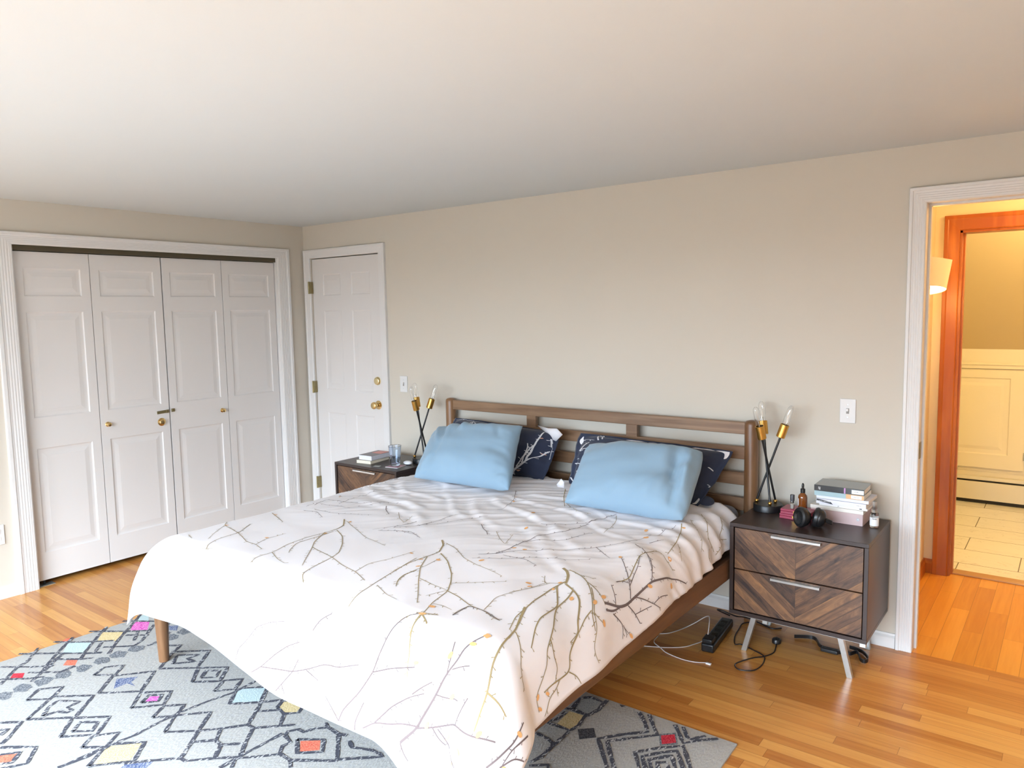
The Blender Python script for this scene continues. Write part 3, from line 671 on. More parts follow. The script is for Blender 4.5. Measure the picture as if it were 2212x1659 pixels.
# printed branches in flat cloth coordinates: material, start and end width, points
PRINT_ = [(1,.014,.011,[(3.359,-1.436),(3.386,-1.451),(3.418,-1.49),(3.44,-1.534),(3.45,-1.558)]),(1,.009,.003,[(3.439,-1.542),(3.436,-1.569),(3.431,-1.61),(3.445,-1.74),(3.46,-1.811),(3.474,-1.886),(3.513,-1.969)]),(1,.005,.002,[(3.46,-1.811),(3.516,-1.928),(3.541,-2.005)]),(1,.004,.003,[(3.533,-1.962),(3.569,-1.985),(3.624,-2.031),(3.658,-2.06),(3.687,-2.067)]),(1,.008,.004,[(3.433,-1.589),(3.49,-1.669),(3.526,-1.718),(3.531,-1.785),(3.534,-1.834),(3.553,-1.883),(3.574,-1.919),(3.601,-1.96)]),(1,.01,.005,[(3.452,-1.561),(3.504,-1.591),(3.536,-1.606),(3.551,-1.619),(3.612,-1.706),(3.639,-1.722),(3.66,-1.77),(3.685,-1.805),(3.712,-1.808),(3.731,-1.823),(3.732,-1.879),(3.731,-1.921),(3.738,-1.962)]),(1,.005,.003,[(3.731,-1.823),(3.757,-1.788),(3.785,-1.78)]),(1,.005,.003,[(3.732,-1.879),(3.752,-1.9),(3.761,-1.944),(3.786,-1.958),(3.811,-1.99)]),(1,.004,.002,[(3.752,-1.9),(3.775,-1.901)]),(1,.007,.003,[(3.503,-1.592),(3.518,-1.642),(3.529,-1.728),(3.547,-1.765),(3.583,-1.819),(3.608,-1.865),(3.633,-1.908),(3.667,-1.925),(3.686,-1.945),(3.713,-1.974),(3.733,-2.002),(3.781,-2.001)]),(1,.005,.003,[(3.608,-1.865),(3.641,-1.878),(3.666,-1.886),(3.699,-1.872),(3.716,-1.899),(3.735,-1.902)]),(1,.006,.004,[(3.392,-1.441),(3.453,-1.463),(3.507,-1.502),(3.555,-1.551),(3.594,-1.596),(3.62,-1.629),(3.663,-1.646)]),(1,.003,.002,[(3.453,-1.463),(3.507,-1.457)]),(1,.005,.003,[(3.507,-1.502),(3.565,-1.514),(3.612,-1.531)]),(1,.005,.003,[(3.534,-1.52),(3.578,-1.567),(3.613,-1.61),(3.645,-1.624),(3.675,-1.646),(3.696,-1.672),(3.723,-1.68),(3.761,-1.669)]),(1,.004,.003,[(3.614,-1.607),(3.639,-1.603),(3.666,-1.58)]),(1,.005,.004,[(3.602,-1.613),(3.612,-1.662),(3.639,-1.722)]),(1,.004,.003,[(3.639,-1.722),(3.652,-1.78)]),(1,.003,.002,[(3.433,-1.564),(3.381,-1.587),(3.369,-1.672),(3.341,-1.746)]),(1,.003,.002,[(3.381,-1.587),(3.361,-1.565),(3.345,-1.535)]),(2,.014,.006,[(3.603,-1.529),(3.622,-1.495),(3.644,-1.459),(3.651,-1.406),(3.644,-1.34),(3.638,-1.276),(3.629,-1.206),(3.639,-1.144),(3.648,-1.091),(3.682,-1.001),(3.713,-.951)]),(2,.011,.008,[(3.626,-1.541),(3.644,-1.505),(3.644,-1.459)]),(2,.006,.003,[(3.644,-1.34),(3.672,-1.286),(3.704,-1.237),(3.732,-1.197)]),(2,.004,.004,[(3.702,-1.236),(3.693,-1.179),(3.707,-1.118)]),(2,.006,.004,[(3.655,-1.404),(3.698,-1.371),(3.737,-1.355)]),(2,.004,.003,[(3.698,-1.371),(3.701,-1.32),(3.705,-1.257)]),(2,.005,.003,[(3.641,-1.371),(3.601,-1.33),(3.565,-1.295),(3.521,-1.251),(3.472,-1.195)]),(2,.004,.002,[(3.601,-1.33),(3.577,-1.27),(3.557,-1.212),(3.524,-1.135)]),(2,.004,.006,[(3.589,-1.323),(3.57,-1.335),(3.562,-1.379)]),(2,.004,.002,[(3.627,-1.204),(3.599,-1.165),(3.558,-1.128),(3.541,-1.105)]),(2,.004,.003,[(3.631,-1.476),(3.596,-1.444),(3.562,-1.418)]),(2,.006,.003,[(3.65,-1.51),(3.707,-1.462),(3.748,-1.483)]),(2,.004,.003,[(3.707,-1.462),(3.746,-1.449)]),(2,.004,.002,[(3.714,-1.461),(3.751,-1.433)]),(2,.004,.003,[(3.014,-1.521),(3.065,-1.476),(3.073,-1.394),(3.062,-1.26),(3.072,-1.147),(3.132,-1.066),(3.14,-.883),(3.174,-.698)]),(2,.003,.002,[(3.065,-1.476),(3.113,-1.384),(3.207,-1.298),(3.302,-1.21),(3.4,-1.062),(3.461,-.823),(3.469,-.683)]),(2,.003,.002,[(3.097,-1.467),(3.199,-1.448),(3.267,-1.48)]),(2,.003,.002,[(2.448,-1.441),(2.558,-1.3),(2.614,-1.168),(2.682,-1.055)]),(2,.003,.002,[(2.482,-1.473),(2.553,-1.436),(2.654,-1.481)]),(2,.003,.002,[(2.526,-1.359),(2.536,-1.114)]),(2,.004,.003,[(2.744,-1.177),(2.791,-1.222),(2.84,-1.255),(2.873,-1.292)]),(2,.004,.002,[(3.335,-1.154),(3.37,-1.175),(3.44,-1.223)]),(1,.003,.002,[(2.879,-1.237),(2.965,-1.319),(3.022,-1.359),(2.969,-1.235)]),(1,.005,.003,[(3.487,-.664),(3.518,-.729),(3.551,-.849),(3.574,-.975)]),(1,.003,.002,[(3.56,-.852),(3.627,-.934)]),(1,.005,.003,[(3.567,-1.36),(3.576,-1.302),(3.544,-1.209),(3.522,-1.132),(3.542,-.996),(3.596,-1.014),(3.641,-1.012)]),(2,.004,.003,[(3.452,-1.036),(3.54,-1.101),(3.579,-1.139),(3.625,-1.2)]),(2,.004,.002,[(3.481,-.967),(3.513,-.9)]),(2,.003,.002,[(3.054,-1.272),(3.136,-1.193),(3.193,-1.16),(3.217,-1.01)]),(1,.006,.003,[(2.699,-.411),(2.802,-.583),(2.899,-.723)]),(1,.003,.002,[(2.851,-.657),(3.02,-.786),(3.081,-.773)]),(2,.003,.002,[(2.481,-.565),(2.592,-.727),(2.663,-.884),(2.663,-.935)]),(1,.003,.002,[(3.183,-.715),(3.224,-.787),(3.244,-.866),(3.26,-.962)]),(2,.003,.002,[(2.971,-1.027),(3.026,-1.032),(3.081,-.962),(3.161,-.849)]),(2,.002,.002,[(3.025,-1.573),(3.125,-1.502),(3.205,-1.404),(3.316,-1.349),(3.388,-1.291)]),(1,.004,.003,[(3.484,-.437),(3.575,-.542),(3.613,-.592),(3.682,-.587)]),(1,.004,.003,[(3.569,-.381),(3.618,-.44),(3.65,-.485),(3.664,-.436)]),(1,.004,.003,[(3.65,-.485),(3.698,-.581)]),(1,.003,.002,[(3.484,-.563),(3.569,-.643),(3.645,-.714)]),(1,.004,.003,[(3.651,-.656),(3.688,-.692),(3.704,-.683)]),(1,.01,.006,[(2.762,-1.459),(2.808,-1.501),(2.854,-1.577)]),(1,.005,.003,[(2.854,-1.577),(2.855,-1.651),(2.852,-1.744),(2.861,-1.835)]),(1,.005,.003,[(2.858,-1.649),(2.925,-1.758),(3.01,-1.854),(3.11,-1.959),(3.151,-2.005)]),(1,.006,.003,[(2.874,-1.589),(2.968,-1.651),(3.065,-1.737),(3.115,-1.796),(3.164,-1.867),(3.186,-1.966),(3.22,-2.039),(3.227,-2.06),(3.238,-2.119),(3.249,-2.149)]),(1,.005,.003,[(3.164,-1.867),(3.23,-1.881),(3.304,-1.91),(3.363,-1.912),(3.428,-1.94),(3.454,-1.941)]),(1,.003,.002,[(3.359,-1.907),(3.328,-1.806),(3.362,-1.69),(3.399,-1.579)]),(1,.004,.002,[(2.804,-1.48),(2.89,-1.513),(2.999,-1.59),(3.078,-1.617),(3.148,-1.627),(3.231,-1.647)]),(1,.003,.002,[(3.127,-1.806),(3.188,-1.748),(3.274,-1.675)]),(1,.004,.002,[(3.004,-1.84),(3.083,-1.857),(3.157,-1.864)]),(1,.003,.002,[(2.918,-1.637),(2.929,-1.736),(2.925,-1.833),(2.948,-1.895),(2.987,-1.944)]),(1,.003,.002,[(3.3,-1.913),(3.297,-1.973),(3.31,-2.003)]),(1,.003,.002,[(3.195,-1.975),(3.227,-1.964),(3.276,-1.972)]),(1,.003,.002,[(3.161,-1.861),(3.144,-1.898),(3.131,-1.942)]),(1,.006,.004,[(3.227,-2.06),(3.256,-2.074),(3.275,-2.09)]),(1,.003,.002,[(3.223,-2.057),(3.188,-2.085),(3.179,-2.111)]),(1,.003,.002,[(3.227,-2.06),(3.273,-2.032)]),(1,.008,.005,[(2.152,-1.475),(2.224,-1.54),(2.248,-1.603)]),(1,.004,.003,[(2.248,-1.603),(2.242,-1.761),(2.257,-1.87),(2.301,-1.974),(2.297,-2.04),(2.316,-2.084)]),(1,.005,.003,[(2.241,-1.658),(2.318,-1.777),(2.375,-1.832),(2.472,-1.937),(2.529,-1.999)]),(1,.005,.003,[(2.261,-1.609),(2.353,-1.655),(2.447,-1.734),(2.528,-1.819),(2.553,-1.874),(2.578,-1.992),(2.603,-2.055),(2.655,-2.091)]),(1,.004,.003,[(2.375,-1.832),(2.458,-1.852),(2.553,-1.874),(2.647,-1.904),(2.746,-1.922),(2.846,-1.964)]),(1,.003,.002,[(2.188,-1.489),(2.33,-1.555),(2.445,-1.608),(2.611,-1.644)]),(1,.003,.002,[(2.746,-1.922),(2.724,-1.835),(2.759,-1.739),(2.768,-1.627)]),(1,.004,.003,[(2.265,-1.632),(2.274,-1.835),(2.327,-1.908),(2.354,-1.932)]),(2,.004,.003,[(1.789,-1.366),(1.744,-1.252),(1.847,-1.254),(1.989,-1.231),(2.092,-1.14)]),(2,.003,.002,[(1.769,-1.401),(1.763,-1.346)]),(2,.004,.002,[(1.834,-1.467),(1.928,-1.457),(2.033,-1.508)]),(2,.005,.003,[(2.155,-1.209),(2.191,-1.247),(2.271,-1.3)]),(2,.003,.002,[(1.871,-1.43),(2.027,-1.437),(2.206,-1.353)]),(2,.004,.002,[(2.46,-1.305),(2.453,-1.395),(2.392,-1.514)]),(2,.003,.002,[(2.426,-1.512),(2.512,-1.454),(2.611,-1.458)]),(1,.003,.002,[(2.281,-1.246),(2.362,-1.32),(2.429,-1.355),(2.378,-1.251)]),(1,.005,.003,[(1.722,-1.571),(1.921,-1.65)]),(1,.004,.003,[(1.817,-1.756),(1.909,-1.878),(1.927,-1.995),(1.955,-2.05),(1.994,-2.084)]),(1,.004,.003,[(1.677,-1.789),(1.735,-1.838),(1.909,-1.878),(2.071,-1.942),(2.14,-1.942),(2.224,-1.969)]),(1,.003,.002,[(1.735,-1.838),(1.822,-1.945),(1.883,-2.008)]),(1,.003,.002,[(2.14,-1.942),(2.104,-1.871),(2.108,-1.769)]),(1,.004,.002,[(1.738,-2.017),(1.802,-2.037)]),(1,.004,.002,[(2.301,-1.974),(2.389,-2.01),(2.449,-2.022)]),(1,.003,.002,[(1.959,-2.085),(2.018,-2.066)]),(2,.003,.002,[(1.726,-1.15),(1.775,-1.172)]),(2,.003,.002,[(1.891,-1.291),(1.835,-1.049),(1.873,-.903)]),(2,.003,.002,[(1.795,-1.336),(1.999,-1.329),(2.092,-1.14),(2.171,-1.121)]),(1,.003,.002,[(2.92,-1.972),(3.014,-2.014),(3.075,-2.025)]),(1,.004,.003,[(2.836,-1.687),(2.867,-1.842),(2.909,-2.007),(2.926,-2.08),(2.936,-2.125)]),(1,.006,.003,[(2.933,-1.786),(2.923,-1.84),(2.945,-1.893),(2.983,-1.94)]),(2,.0112,.0056,[(3.284,-2.457),(3.344,-2.396),(3.363,-2.355),(3.404,-2.276),(3.435,-2.208),(3.455,-2.163),(3.455,-2.122),(3.464,-2.098),(3.487,-2.052)]),(2,.0056,.0042,[(3.449,-2.191),(3.47,-2.179),(3.507,-2.16)]),(2,.0042,.0042,[(3.435,-2.208),(3.429,-2.162),(3.411,-2.112)]),(2,.007,.0056,[(3.342,-2.389),(3.288,-2.399),(3.232,-2.42),(3.166,-2.437),(3.117,-2.471)]),(2,.007,.0042,[(3.166,-2.437),(3.236,-2.364),(3.303,-2.315),(3.358,-2.288)]),(2,.0056,.0042,[(3.312,-2.304),(3.345,-2.274),(3.384,-2.246)]),(2,.007,.0056,[(3.343,-2.394),(3.404,-2.372),(3.518,-2.32),(3.579,-2.305),(3.612,-2.292),(3.641,-2.274),(3.684,-2.251)]),(2,.0056,.0042,[(3.518,-2.32),(3.539,-2.261),(3.548,-2.225)]),(2,.0056,.0042,[(3.404,-2.372),(3.436,-2.396),(3.464,-2.401)]),(2,.0056,.0042,[(3.425,-2.369),(3.461,-2.387),(3.497,-2.411),(3.555,-2.427)]),(2,.007,.0042,[(3.284,-2.458),(3.299,-2.483),(3.324,-2.498)]),(2,.0056,.0042,[(3.399,-2.277),(3.442,-2.275),(3.51,-2.256)]),(2,.007,.0042,[(3.083,-2.489),(3.078,-2.465),(3.109,-2.393)]),(2,.007,.0042,[(3.003,-2.485),(3.016,-2.447),(3.08,-2.373),(3.138,-2.287),(3.165,-2.206),(3.173,-2.134),(3.192,-2.081),(3.222,-2.056)]),(2,.0056,.0042,[(3.138,-2.289),(3.219,-2.253),(3.311,-2.224)]),(2,.0056,.0028,[(3.003,-2.485),(2.963,-2.455),(2.923,-2.428)]),(2,.0056,.0042,[(2.672,-2.483),(2.753,-2.394),(2.771,-2.348)]),(2,.0056,.0028,[(2.702,-2.453),(2.726,-2.483)]),(2,.0056,.0042,[(2.51,-2.464),(2.562,-2.43),(2.638,-2.365),(2.702,-2.32),(2.764,-2.291)]),(2,.0056,.0042,[(2.562,-2.43),(2.67,-2.409),(2.753,-2.394),(2.815,-2.371),(2.899,-2.332),(2.968,-2.324),(3.064,-2.288)]),(2,.0056,.0028,[(2.816,-2.373),(2.88,-2.392)]),(2,.0056,.0042,[(2.822,-2.238),(2.847,-2.194),(2.885,-2.165)]),(2,.0042,.0028,[(2.405,-2.45),(2.412,-2.404),(2.463,-2.357),(2.506,-2.3),(2.585,-2.265),(2.686,-2.238)]),(1,.0084,.0056,[(3.452,-1.807),(3.525,-1.952),(3.546,-2.046),(3.562,-2.114),(3.593,-2.179),(3.605,-2.246),(3.609,-2.278)]),(1,.007,.0042,[(3.593,-2.179),(3.637,-2.174),(3.674,-2.181)]),(2,.0084,.0056,[(3.696,-2.324),(3.715,-2.281),(3.739,-2.203),(3.736,-2.134)]),(2,.007,.0042,[(3.737,-2.29),(3.767,-2.231),(3.82,-2.192)]),(2,.007,.0042,[(3.777,-2.136),(3.744,-2.225),(3.741,-2.278)]),(1,.0056,.0028,[(3.224,-2.065),(3.238,-2.118),(3.28,-2.198),(3.286,-2.267)]),(1,.007,.0042,[(3.222,-2.056),(3.273,-2.086)]),(1,.0042,.0028,[(3.202,-2.06),(3.271,-2.03)]),(2,.0056,.0042,[(3.307,-2.002),(3.298,-1.912),(3.367,-1.912),(3.45,-1.94)])]
PRINT = [(q, (0, 0)) for q in PRINT_]
ORANGE = [(3.529,-1.639),(3.586,-1.571),(3.586,-1.512),(3.658,-1.585),(3.64,-1.227),(3.741,-.859),(3.686,-1.069),(3.742,-2.171),(3.757,-1.427),(3.491,-2.051),(3.225,-2.056),(3.209,-1.994),(2.926,-1.659),(2.964,-1.132),(2.85,-.918),(3.392,-.822),(3.441,-.918),(3.595,-.99),(3.471,-1.196),(3.072,-1.572),(3.78,-1.773),(3.339,-1.63),(3.473,-2.099),(3.491,-2.051),(3.21,-1.996),(3.383,-2.373),(3.422,-2.156),(3.626,-2.273),(3.469,-2.262),(3.566,-2.371)]
NPRINT = [[(0,.035,.02,[(.461,-.931),(.617,-.596),(.697,-.426),(.749,.159),(.755,.477),(.772,.843)]),(0,.022,.016,[(.631,-.56),(.692,-.012),(.743,.193)]),(0,.02,.016,[(.697,-.426),(.844,-.156),(.888,-.001),(.946,.194)]),(0,.018,.014,[(.66,-.245),(.674,.108),(.646,.224)]),(0,.022,.014,[(.902,.629),(.939,.31),(.946,.076),(.944,-.129)]),(0,.02,.014,[(.551,-.688),(.629,-.386),(.66,-.245)]),(0,.02,.016,[(-.541,.584),(-.466,.82)]),(0,.02,.012,[(-.436,.608),(-.466,.82),(-.356,.685)]),(0,.01,.008,[(-.948,.9),(-.78,.977),(-.437,.834),(-.254,.842),(.097,.739)]),(1,.05,.03,[(.758,.528),(.808,.568)]),(1,.05,.03,[(.554,-.816),(.604,-.776)]),(1,.05,.03,[(.856,-.036),(.906,.004)])],[(0,.03,.02,[(-.849,.187),(-.816,.377),(-.755,.572)]),(0,.03,.02,[(-.89,.228),(-.734,.28)]),(0,.025,.015,[(-.624,.675),(-.688,.933)]),(0,.02,.015,[(-.574,.733),(-.627,.958)]),(0,.03,.02,[(-.946,-.202),(-.733,-.307),(-.728,-.144)]),(0,.025,.015,[(-.93,-.045),(-.846,-.078)]),(0,.025,.015,[(-.839,-.549),(-.732,-.485)]),(0,.03,.02,[(-.988,-.707),(-.88,-.985)]),(0,.022,.016,[(.857,.258),(.89,.252),(.912,.199)]),(0,.022,.016,[(.976,-.327),(.99,-.155)]),(0,.012,.01,[(-.956,.667),(-.853,.732),(-.688,.667)]),(1,.05,.03,[(.988,.028),(1.038,.068)]),(1,.05,.03,[(-.757,-.287),(-.707,-.247)]),(1,.05,.03,[(-.874,-.877),(-.824,-.837)])]]
# rug pattern on the floor plane
RUGFILL = [('p',[(.995,-1.941),(1.063,-1.893),(1.162,-1.954),(1.086,-2.002)]),('y',[(.987,-2.096),(1.074,-2.029),(1.161,-2.1),(1.085,-2.164)]),('t',[(.977,-2.253),(1.071,-2.187),(1.167,-2.252),(1.081,-2.321)]),('o',[(1.175,-2.338),(1.217,-2.309),(1.264,-2.34),(1.218,-2.373)]),('o',[(.916,-2.24),(.933,-2.223),(.972,-2.248),(.943,-2.273)]),('r',[(1.116,-2.539),(1.154,-2.507),(1.205,-2.535),(1.162,-2.57)]),('t',[(.936,-1.876),(.945,-1.837),(1.043,-1.887),(1.001,-1.926)]),('n',[(1.555,-2.288),(1.615,-2.223),(1.64,-2.265),(1.69,-2.272),(1.637,-2.281),(1.637,-2.338)]),('p',[(1.856,-2.311),(1.832,-2.279),(1.866,-2.251),(1.896,-2.286)]),('t',[(2.163,-2.11),(2.08,-2.017),(2.165,-1.95),(2.246,-2.03)]),('y',[(2.353,-2.016),(2.331,-1.974),(2.368,-1.941),(2.42,-1.955),(2.444,-1.998),(2.414,-2.028)]),('y',[(2.142,-2.634),(2.062,-2.557),(2.147,-2.469),(2.226,-2.556)]),('n',[(2.231,-2.573),(2.242,-2.545),(2.297,-2.5),(2.314,-2.538),(2.24,-2.591)]),('o',[(1.779,-2.827),(1.833,-2.768),(1.875,-2.808),(1.836,-2.846)]),('n',[(1.192,-1.864),(1.235,-1.83),(1.288,-1.866),(1.234,-1.894)]),('o',[(2.624,-2.113),(2.682,-2.066),(2.73,-2.108),(2.68,-2.156)]),('s',[(3.334,-1.329),(3.32,-1.252),(3.346,-1.223),(3.402,-1.228),(3.411,-1.283),(3.401,-1.337)]),('y',[(3.328,-1.356),(3.394,-1.351),(3.404,-1.424),(3.399,-1.466),(3.338,-1.458)]),('k',[(3.423,-1.445),(3.469,-1.403),(3.508,-1.452),(3.465,-1.499)]),('k',[(3.465,-1.197),(3.491,-1.193),(3.481,-1.21)]),('g',[(3.688,-1.298),(3.735,-1.252),(3.774,-1.318),(3.724,-1.363)]),('r',[(3.698,-1.301),(3.736,-1.265),(3.764,-1.311),(3.726,-1.351)])]
RUGLINE = [[(.993,-2.551),(1.117,-2.463),(1.186,-2.4)],[(.914,-2.447),(1.046,-2.346),(1.18,-2.252),(1.231,-2.207)],[(.908,-2.292),(1.002,-2.232),(1.142,-2.11)],[(.925,-2.133),(1.06,-2.039),(1.168,-1.95)],[(.936,-1.971),(1.192,-1.799)],[(1.13,-2.596),(1.223,-2.523),(1.267,-2.47)],[(.919,-2.365),(1.04,-2.458),(1.064,-2.505),(1.186,-2.614)],[(.93,-2.212),(1.054,-2.331),(1.129,-2.395),(1.224,-2.47),(1.272,-2.525)],[(.939,-2.051),(1.037,-2.147),(1.151,-2.246),(1.22,-2.298)],[(.927,-1.872),(1.046,-1.986),(1.09,-2.034),(1.158,-2.099),(1.272,-2.195)],[(1.117,-1.896),(1.258,-2.029),(1.286,-2.081)],[(1.146,-1.825),(1.259,-1.935)],[(1.104,-2.38),(1.22,-2.298),(1.258,-2.255)],[(1.164,-2.497),(1.279,-2.408),(1.271,-2.343)],[(1.176,-2.176),(1.239,-2.123),(1.286,-2.081)],[(1.128,-2.045),(1.224,-1.978)],[(1.131,-1.986),(1.225,-2.052)],[(1.081,-2.312),(1.125,-2.365),(1.211,-2.448)],[(1.108,-2.152),(1.214,-2.236)],[(1.433,-2.598),(1.374,-2.531),(1.436,-2.459),(1.505,-2.534),(1.433,-2.598)],[(1.604,-2.659),(1.491,-2.523),(1.625,-2.415),(1.747,-2.539),(1.604,-2.659)],[(1.629,-2.611),(1.573,-2.57),(1.546,-2.524),(1.631,-2.47),(1.637,-2.524),(1.678,-2.521),(1.682,-2.542),(1.639,-2.561),(1.629,-2.611)],[(1.849,-2.633),(1.744,-2.547),(1.856,-2.453),(1.949,-2.545),(1.849,-2.633)],[(1.848,-2.59),(1.802,-2.542),(1.859,-2.501),(1.907,-2.542),(1.848,-2.59)],[(1.993,-2.617),(1.946,-2.559),(2.003,-2.485),(2.063,-2.562),(1.993,-2.617)],[(1.438,-2.333),(1.398,-2.27),(1.452,-2.208),(1.512,-2.274),(1.438,-2.333)],[(1.622,-2.394),(1.515,-2.287),(1.628,-2.154),(1.756,-2.281),(1.622,-2.394)],[(1.861,-2.371),(1.768,-2.287),(1.863,-2.203),(1.944,-2.28),(1.861,-2.371)],[(1.853,-2.326),(1.818,-2.278),(1.86,-2.242),(1.9,-2.28),(1.853,-2.326)],[(2.005,-2.356),(1.955,-2.286),(2.015,-2.228),(2.07,-2.297),(2.005,-2.356)],[(1.62,-2.129),(1.506,-2.005),(1.639,-1.895),(1.755,-2.026),(1.62,-2.129)],[(1.626,-2.069),(1.556,-2.012),(1.639,-1.946),(1.631,-2.001),(1.689,-2.001),(1.66,-2.03),(1.626,-2.069)],[(1.4,-2.001),(1.469,-1.944),(1.53,-2.031),(1.62,-2.129)],[(1.861,-2.108),(1.76,-2.022),(1.865,-1.94),(1.955,-2.035),(1.861,-2.108)],[(1.859,-2.066),(1.814,-2.015),(1.865,-1.98),(1.907,-2.025),(1.859,-2.066)],[(2.014,-2.096),(1.964,-2.021),(2.019,-1.965),(2.072,-2.037),(2.014,-2.096)],[(2.08,-1.925),(2.093,-2.057),(2.07,-2.153),(2.059,-2.274),(2.06,-2.352),(2.073,-2.463),(2.064,-2.529),(2.072,-2.632),(2.055,-2.723)],[(2.06,-2.584),(2.059,-2.631),(2.06,-2.695)],[(2.163,-2.119),(2.076,-2.027),(2.17,-1.94),(2.285,-2.064),(2.364,-2.164)],[(2.163,-2.119),(2.262,-2.029),(2.317,-1.971)],[(2.308,-2.085),(2.37,-2.028)],[(2.364,-2.164),(2.402,-2.166),(2.515,-2.057)],[(2.414,-2.034),(2.475,-2.097)],[(2.348,-2.019),(2.323,-1.975),(2.363,-1.938),(2.425,-1.952),(2.454,-1.993),(2.412,-2.033),(2.348,-2.019)],[(2.147,-2.382),(2.065,-2.295),(2.159,-2.197),(2.245,-2.301),(2.147,-2.382)],[(2.245,-2.301),(2.3,-2.245),(2.364,-2.164)],[(2.402,-2.166),(2.469,-2.244),(2.403,-2.302),(2.363,-2.299),(2.304,-2.242)],[(2.245,-2.301),(2.296,-2.357),(2.361,-2.435),(2.389,-2.435),(2.461,-2.364),(2.403,-2.302)],[(2.296,-2.357),(2.355,-2.3)],[(2.469,-2.244),(2.529,-2.305),(2.461,-2.364)],[(2.361,-2.435),(2.278,-2.514),(2.226,-2.571)],[(2.527,-2.122),(2.527,-2.192),(2.526,-2.287),(2.529,-2.384)],[(2.136,-2.655),(2.073,-2.581),(2.065,-2.539),(2.151,-2.461),(2.238,-2.543),(2.136,-2.655)],[(1.741,-2.797),(1.848,-2.715),(1.937,-2.778),(1.894,-2.848)],[(1.795,-2.815),(1.837,-2.765),(1.884,-2.807),(1.862,-2.837)],[(1.543,-2.732),(1.608,-2.68),(1.694,-2.755),(1.72,-2.791)],[(1.604,-2.752),(1.625,-2.732),(1.647,-2.767)],[(1.275,-1.895),(1.336,-1.975),(1.34,-2.043)],[(2.547,-2.125),(2.532,-2.102),(2.554,-2.069),(2.586,-2.069),(2.601,-2.03),(2.636,-1.994),(2.706,-2.0),(2.817,-2.098),(2.832,-2.117),(2.696,-2.21),(2.648,-2.209),(2.626,-2.205),(2.598,-2.173),(2.601,-2.14),(2.547,-2.125)],[(2.606,-2.114),(2.689,-2.056),(2.75,-2.111),(2.678,-2.168),(2.606,-2.114)],[(2.523,-2.319),(2.576,-2.271),(2.633,-2.21)],[(2.826,-2.112),(2.951,-2.002),(2.931,-1.997),(2.889,-1.997)],[(2.706,-2.0),(2.738,-1.988)],[(2.774,-2.006),(2.815,-2.028),(2.889,-1.997)],[(2.601,-1.979),(2.636,-1.994)],[(2.523,-2.319),(2.563,-2.359)],[(2.696,-2.21),(2.733,-2.237)],[(3.327,-1.333),(3.312,-1.247),(3.342,-1.216),(3.404,-1.222),(3.418,-1.278),(3.408,-1.341),(3.327,-1.333)],[(3.299,-1.349),(3.332,-1.34),(3.408,-1.341)],[(3.322,-1.37),(3.32,-1.44),(3.296,-1.475),(3.406,-1.47)],[(3.409,-1.198),(3.418,-1.278),(3.399,-1.356),(3.414,-1.425),(3.405,-1.475),(3.408,-1.515),(3.407,-1.589),(3.413,-1.669),(3.399,-1.724)],[(3.297,-1.565),(3.322,-1.56),(3.362,-1.564),(3.406,-1.581)],[(3.316,-1.63),(3.319,-1.595)],[(3.556,-1.204),(3.611,-1.259),(3.648,-1.31),(3.587,-1.37),(3.519,-1.456),(3.572,-1.517),(3.609,-1.559),(3.635,-1.59),(3.67,-1.629)],[(3.597,-1.197),(3.646,-1.26),(3.687,-1.307),(3.63,-1.369),(3.555,-1.451),(3.602,-1.511),(3.654,-1.576),(3.687,-1.617)],[(3.71,-1.206),(3.746,-1.248),(3.786,-1.301),(3.822,-1.256),(3.878,-1.2)],[(3.741,-1.201),(3.782,-1.256),(3.8,-1.259),(3.835,-1.21),(3.847,-1.193)],[(3.772,-1.196),(3.793,-1.215),(3.819,-1.192)],[(3.749,-1.572),(3.724,-1.525),(3.671,-1.454),(3.722,-1.387),(3.793,-1.316),(3.838,-1.38),(3.898,-1.465)],[(3.769,-1.558),(3.742,-1.513),(3.703,-1.461),(3.748,-1.399),(3.789,-1.358),(3.848,-1.437),(3.876,-1.481)],[(3.788,-1.544),(3.732,-1.463),(3.786,-1.395),(3.848,-1.487)],[(3.8,-1.522),(3.763,-1.463),(3.788,-1.441),(3.824,-1.491)],[(3.409,-1.739),(3.458,-1.696),(3.487,-1.726)]]
RUGBLOB = [(1.342,-1.924),(1.333,-1.845),(1.326,-2.088),(1.322,-2.168),(1.318,-2.246),(1.322,-2.327),(1.319,-2.41),(1.312,-2.489),(1.303,-2.567),(1.315,-2.642)]


rnd = random.Random(5)
dv = duvet()
def twigs(mb, fn, ok, pts, slot, r, dens=.044, L=.015, w=.0021, lf=None):
    acc = r.uniform(0, dens)
    for i in range(len(pts)-1):
        a = Vector(pts[i]); b = Vector(pts[i+1]); l = (b-a).length
        if l < 1e-6: continue
        t = (b-a)/l
        while acc < l:
            p = a+t*acc; s = r.choice((-1, 1)); q = Vector((-t.y, t.x))*s; e_ = p+(q*.8+t*.6)*L*r.uniform(.5, 1.1)
            ribbon(mb, fn, ok, [tuple(p), tuple(e_)], w*.6, w*1.5, slot, step=.006)
            if lf is not None and r.random() < .035: leaf(mb, fn, ok, tuple(e_), r.uniform(0, 6), .020, .011, lf, .0016)
            acc += dens*r.uniform(.5, 1.5)
        acc -= l
for (sl_, w0, w1, pts), (ox, oy) in PRINT:
    ps = [(x+ox, y+oy) for x, y in pts]
    ribbon(dv, drape, inside, ps, w0*.78, w1*.8, sl_)
    twigs(dv, drape, inside, ps, sl_, rnd, lf=3)
for c in ORANGE: leaf(dv, drape, inside, c, rnd.uniform(0, 3), .026, .015, 3)
tag(dv.build('duvet', [M['duvet'], M['gold'], M['taupe'], M['orange'], M['navy']], smooth='full'),
    'white duvet printed with gold and taupe bare branches spread over the bed', 'duvet')

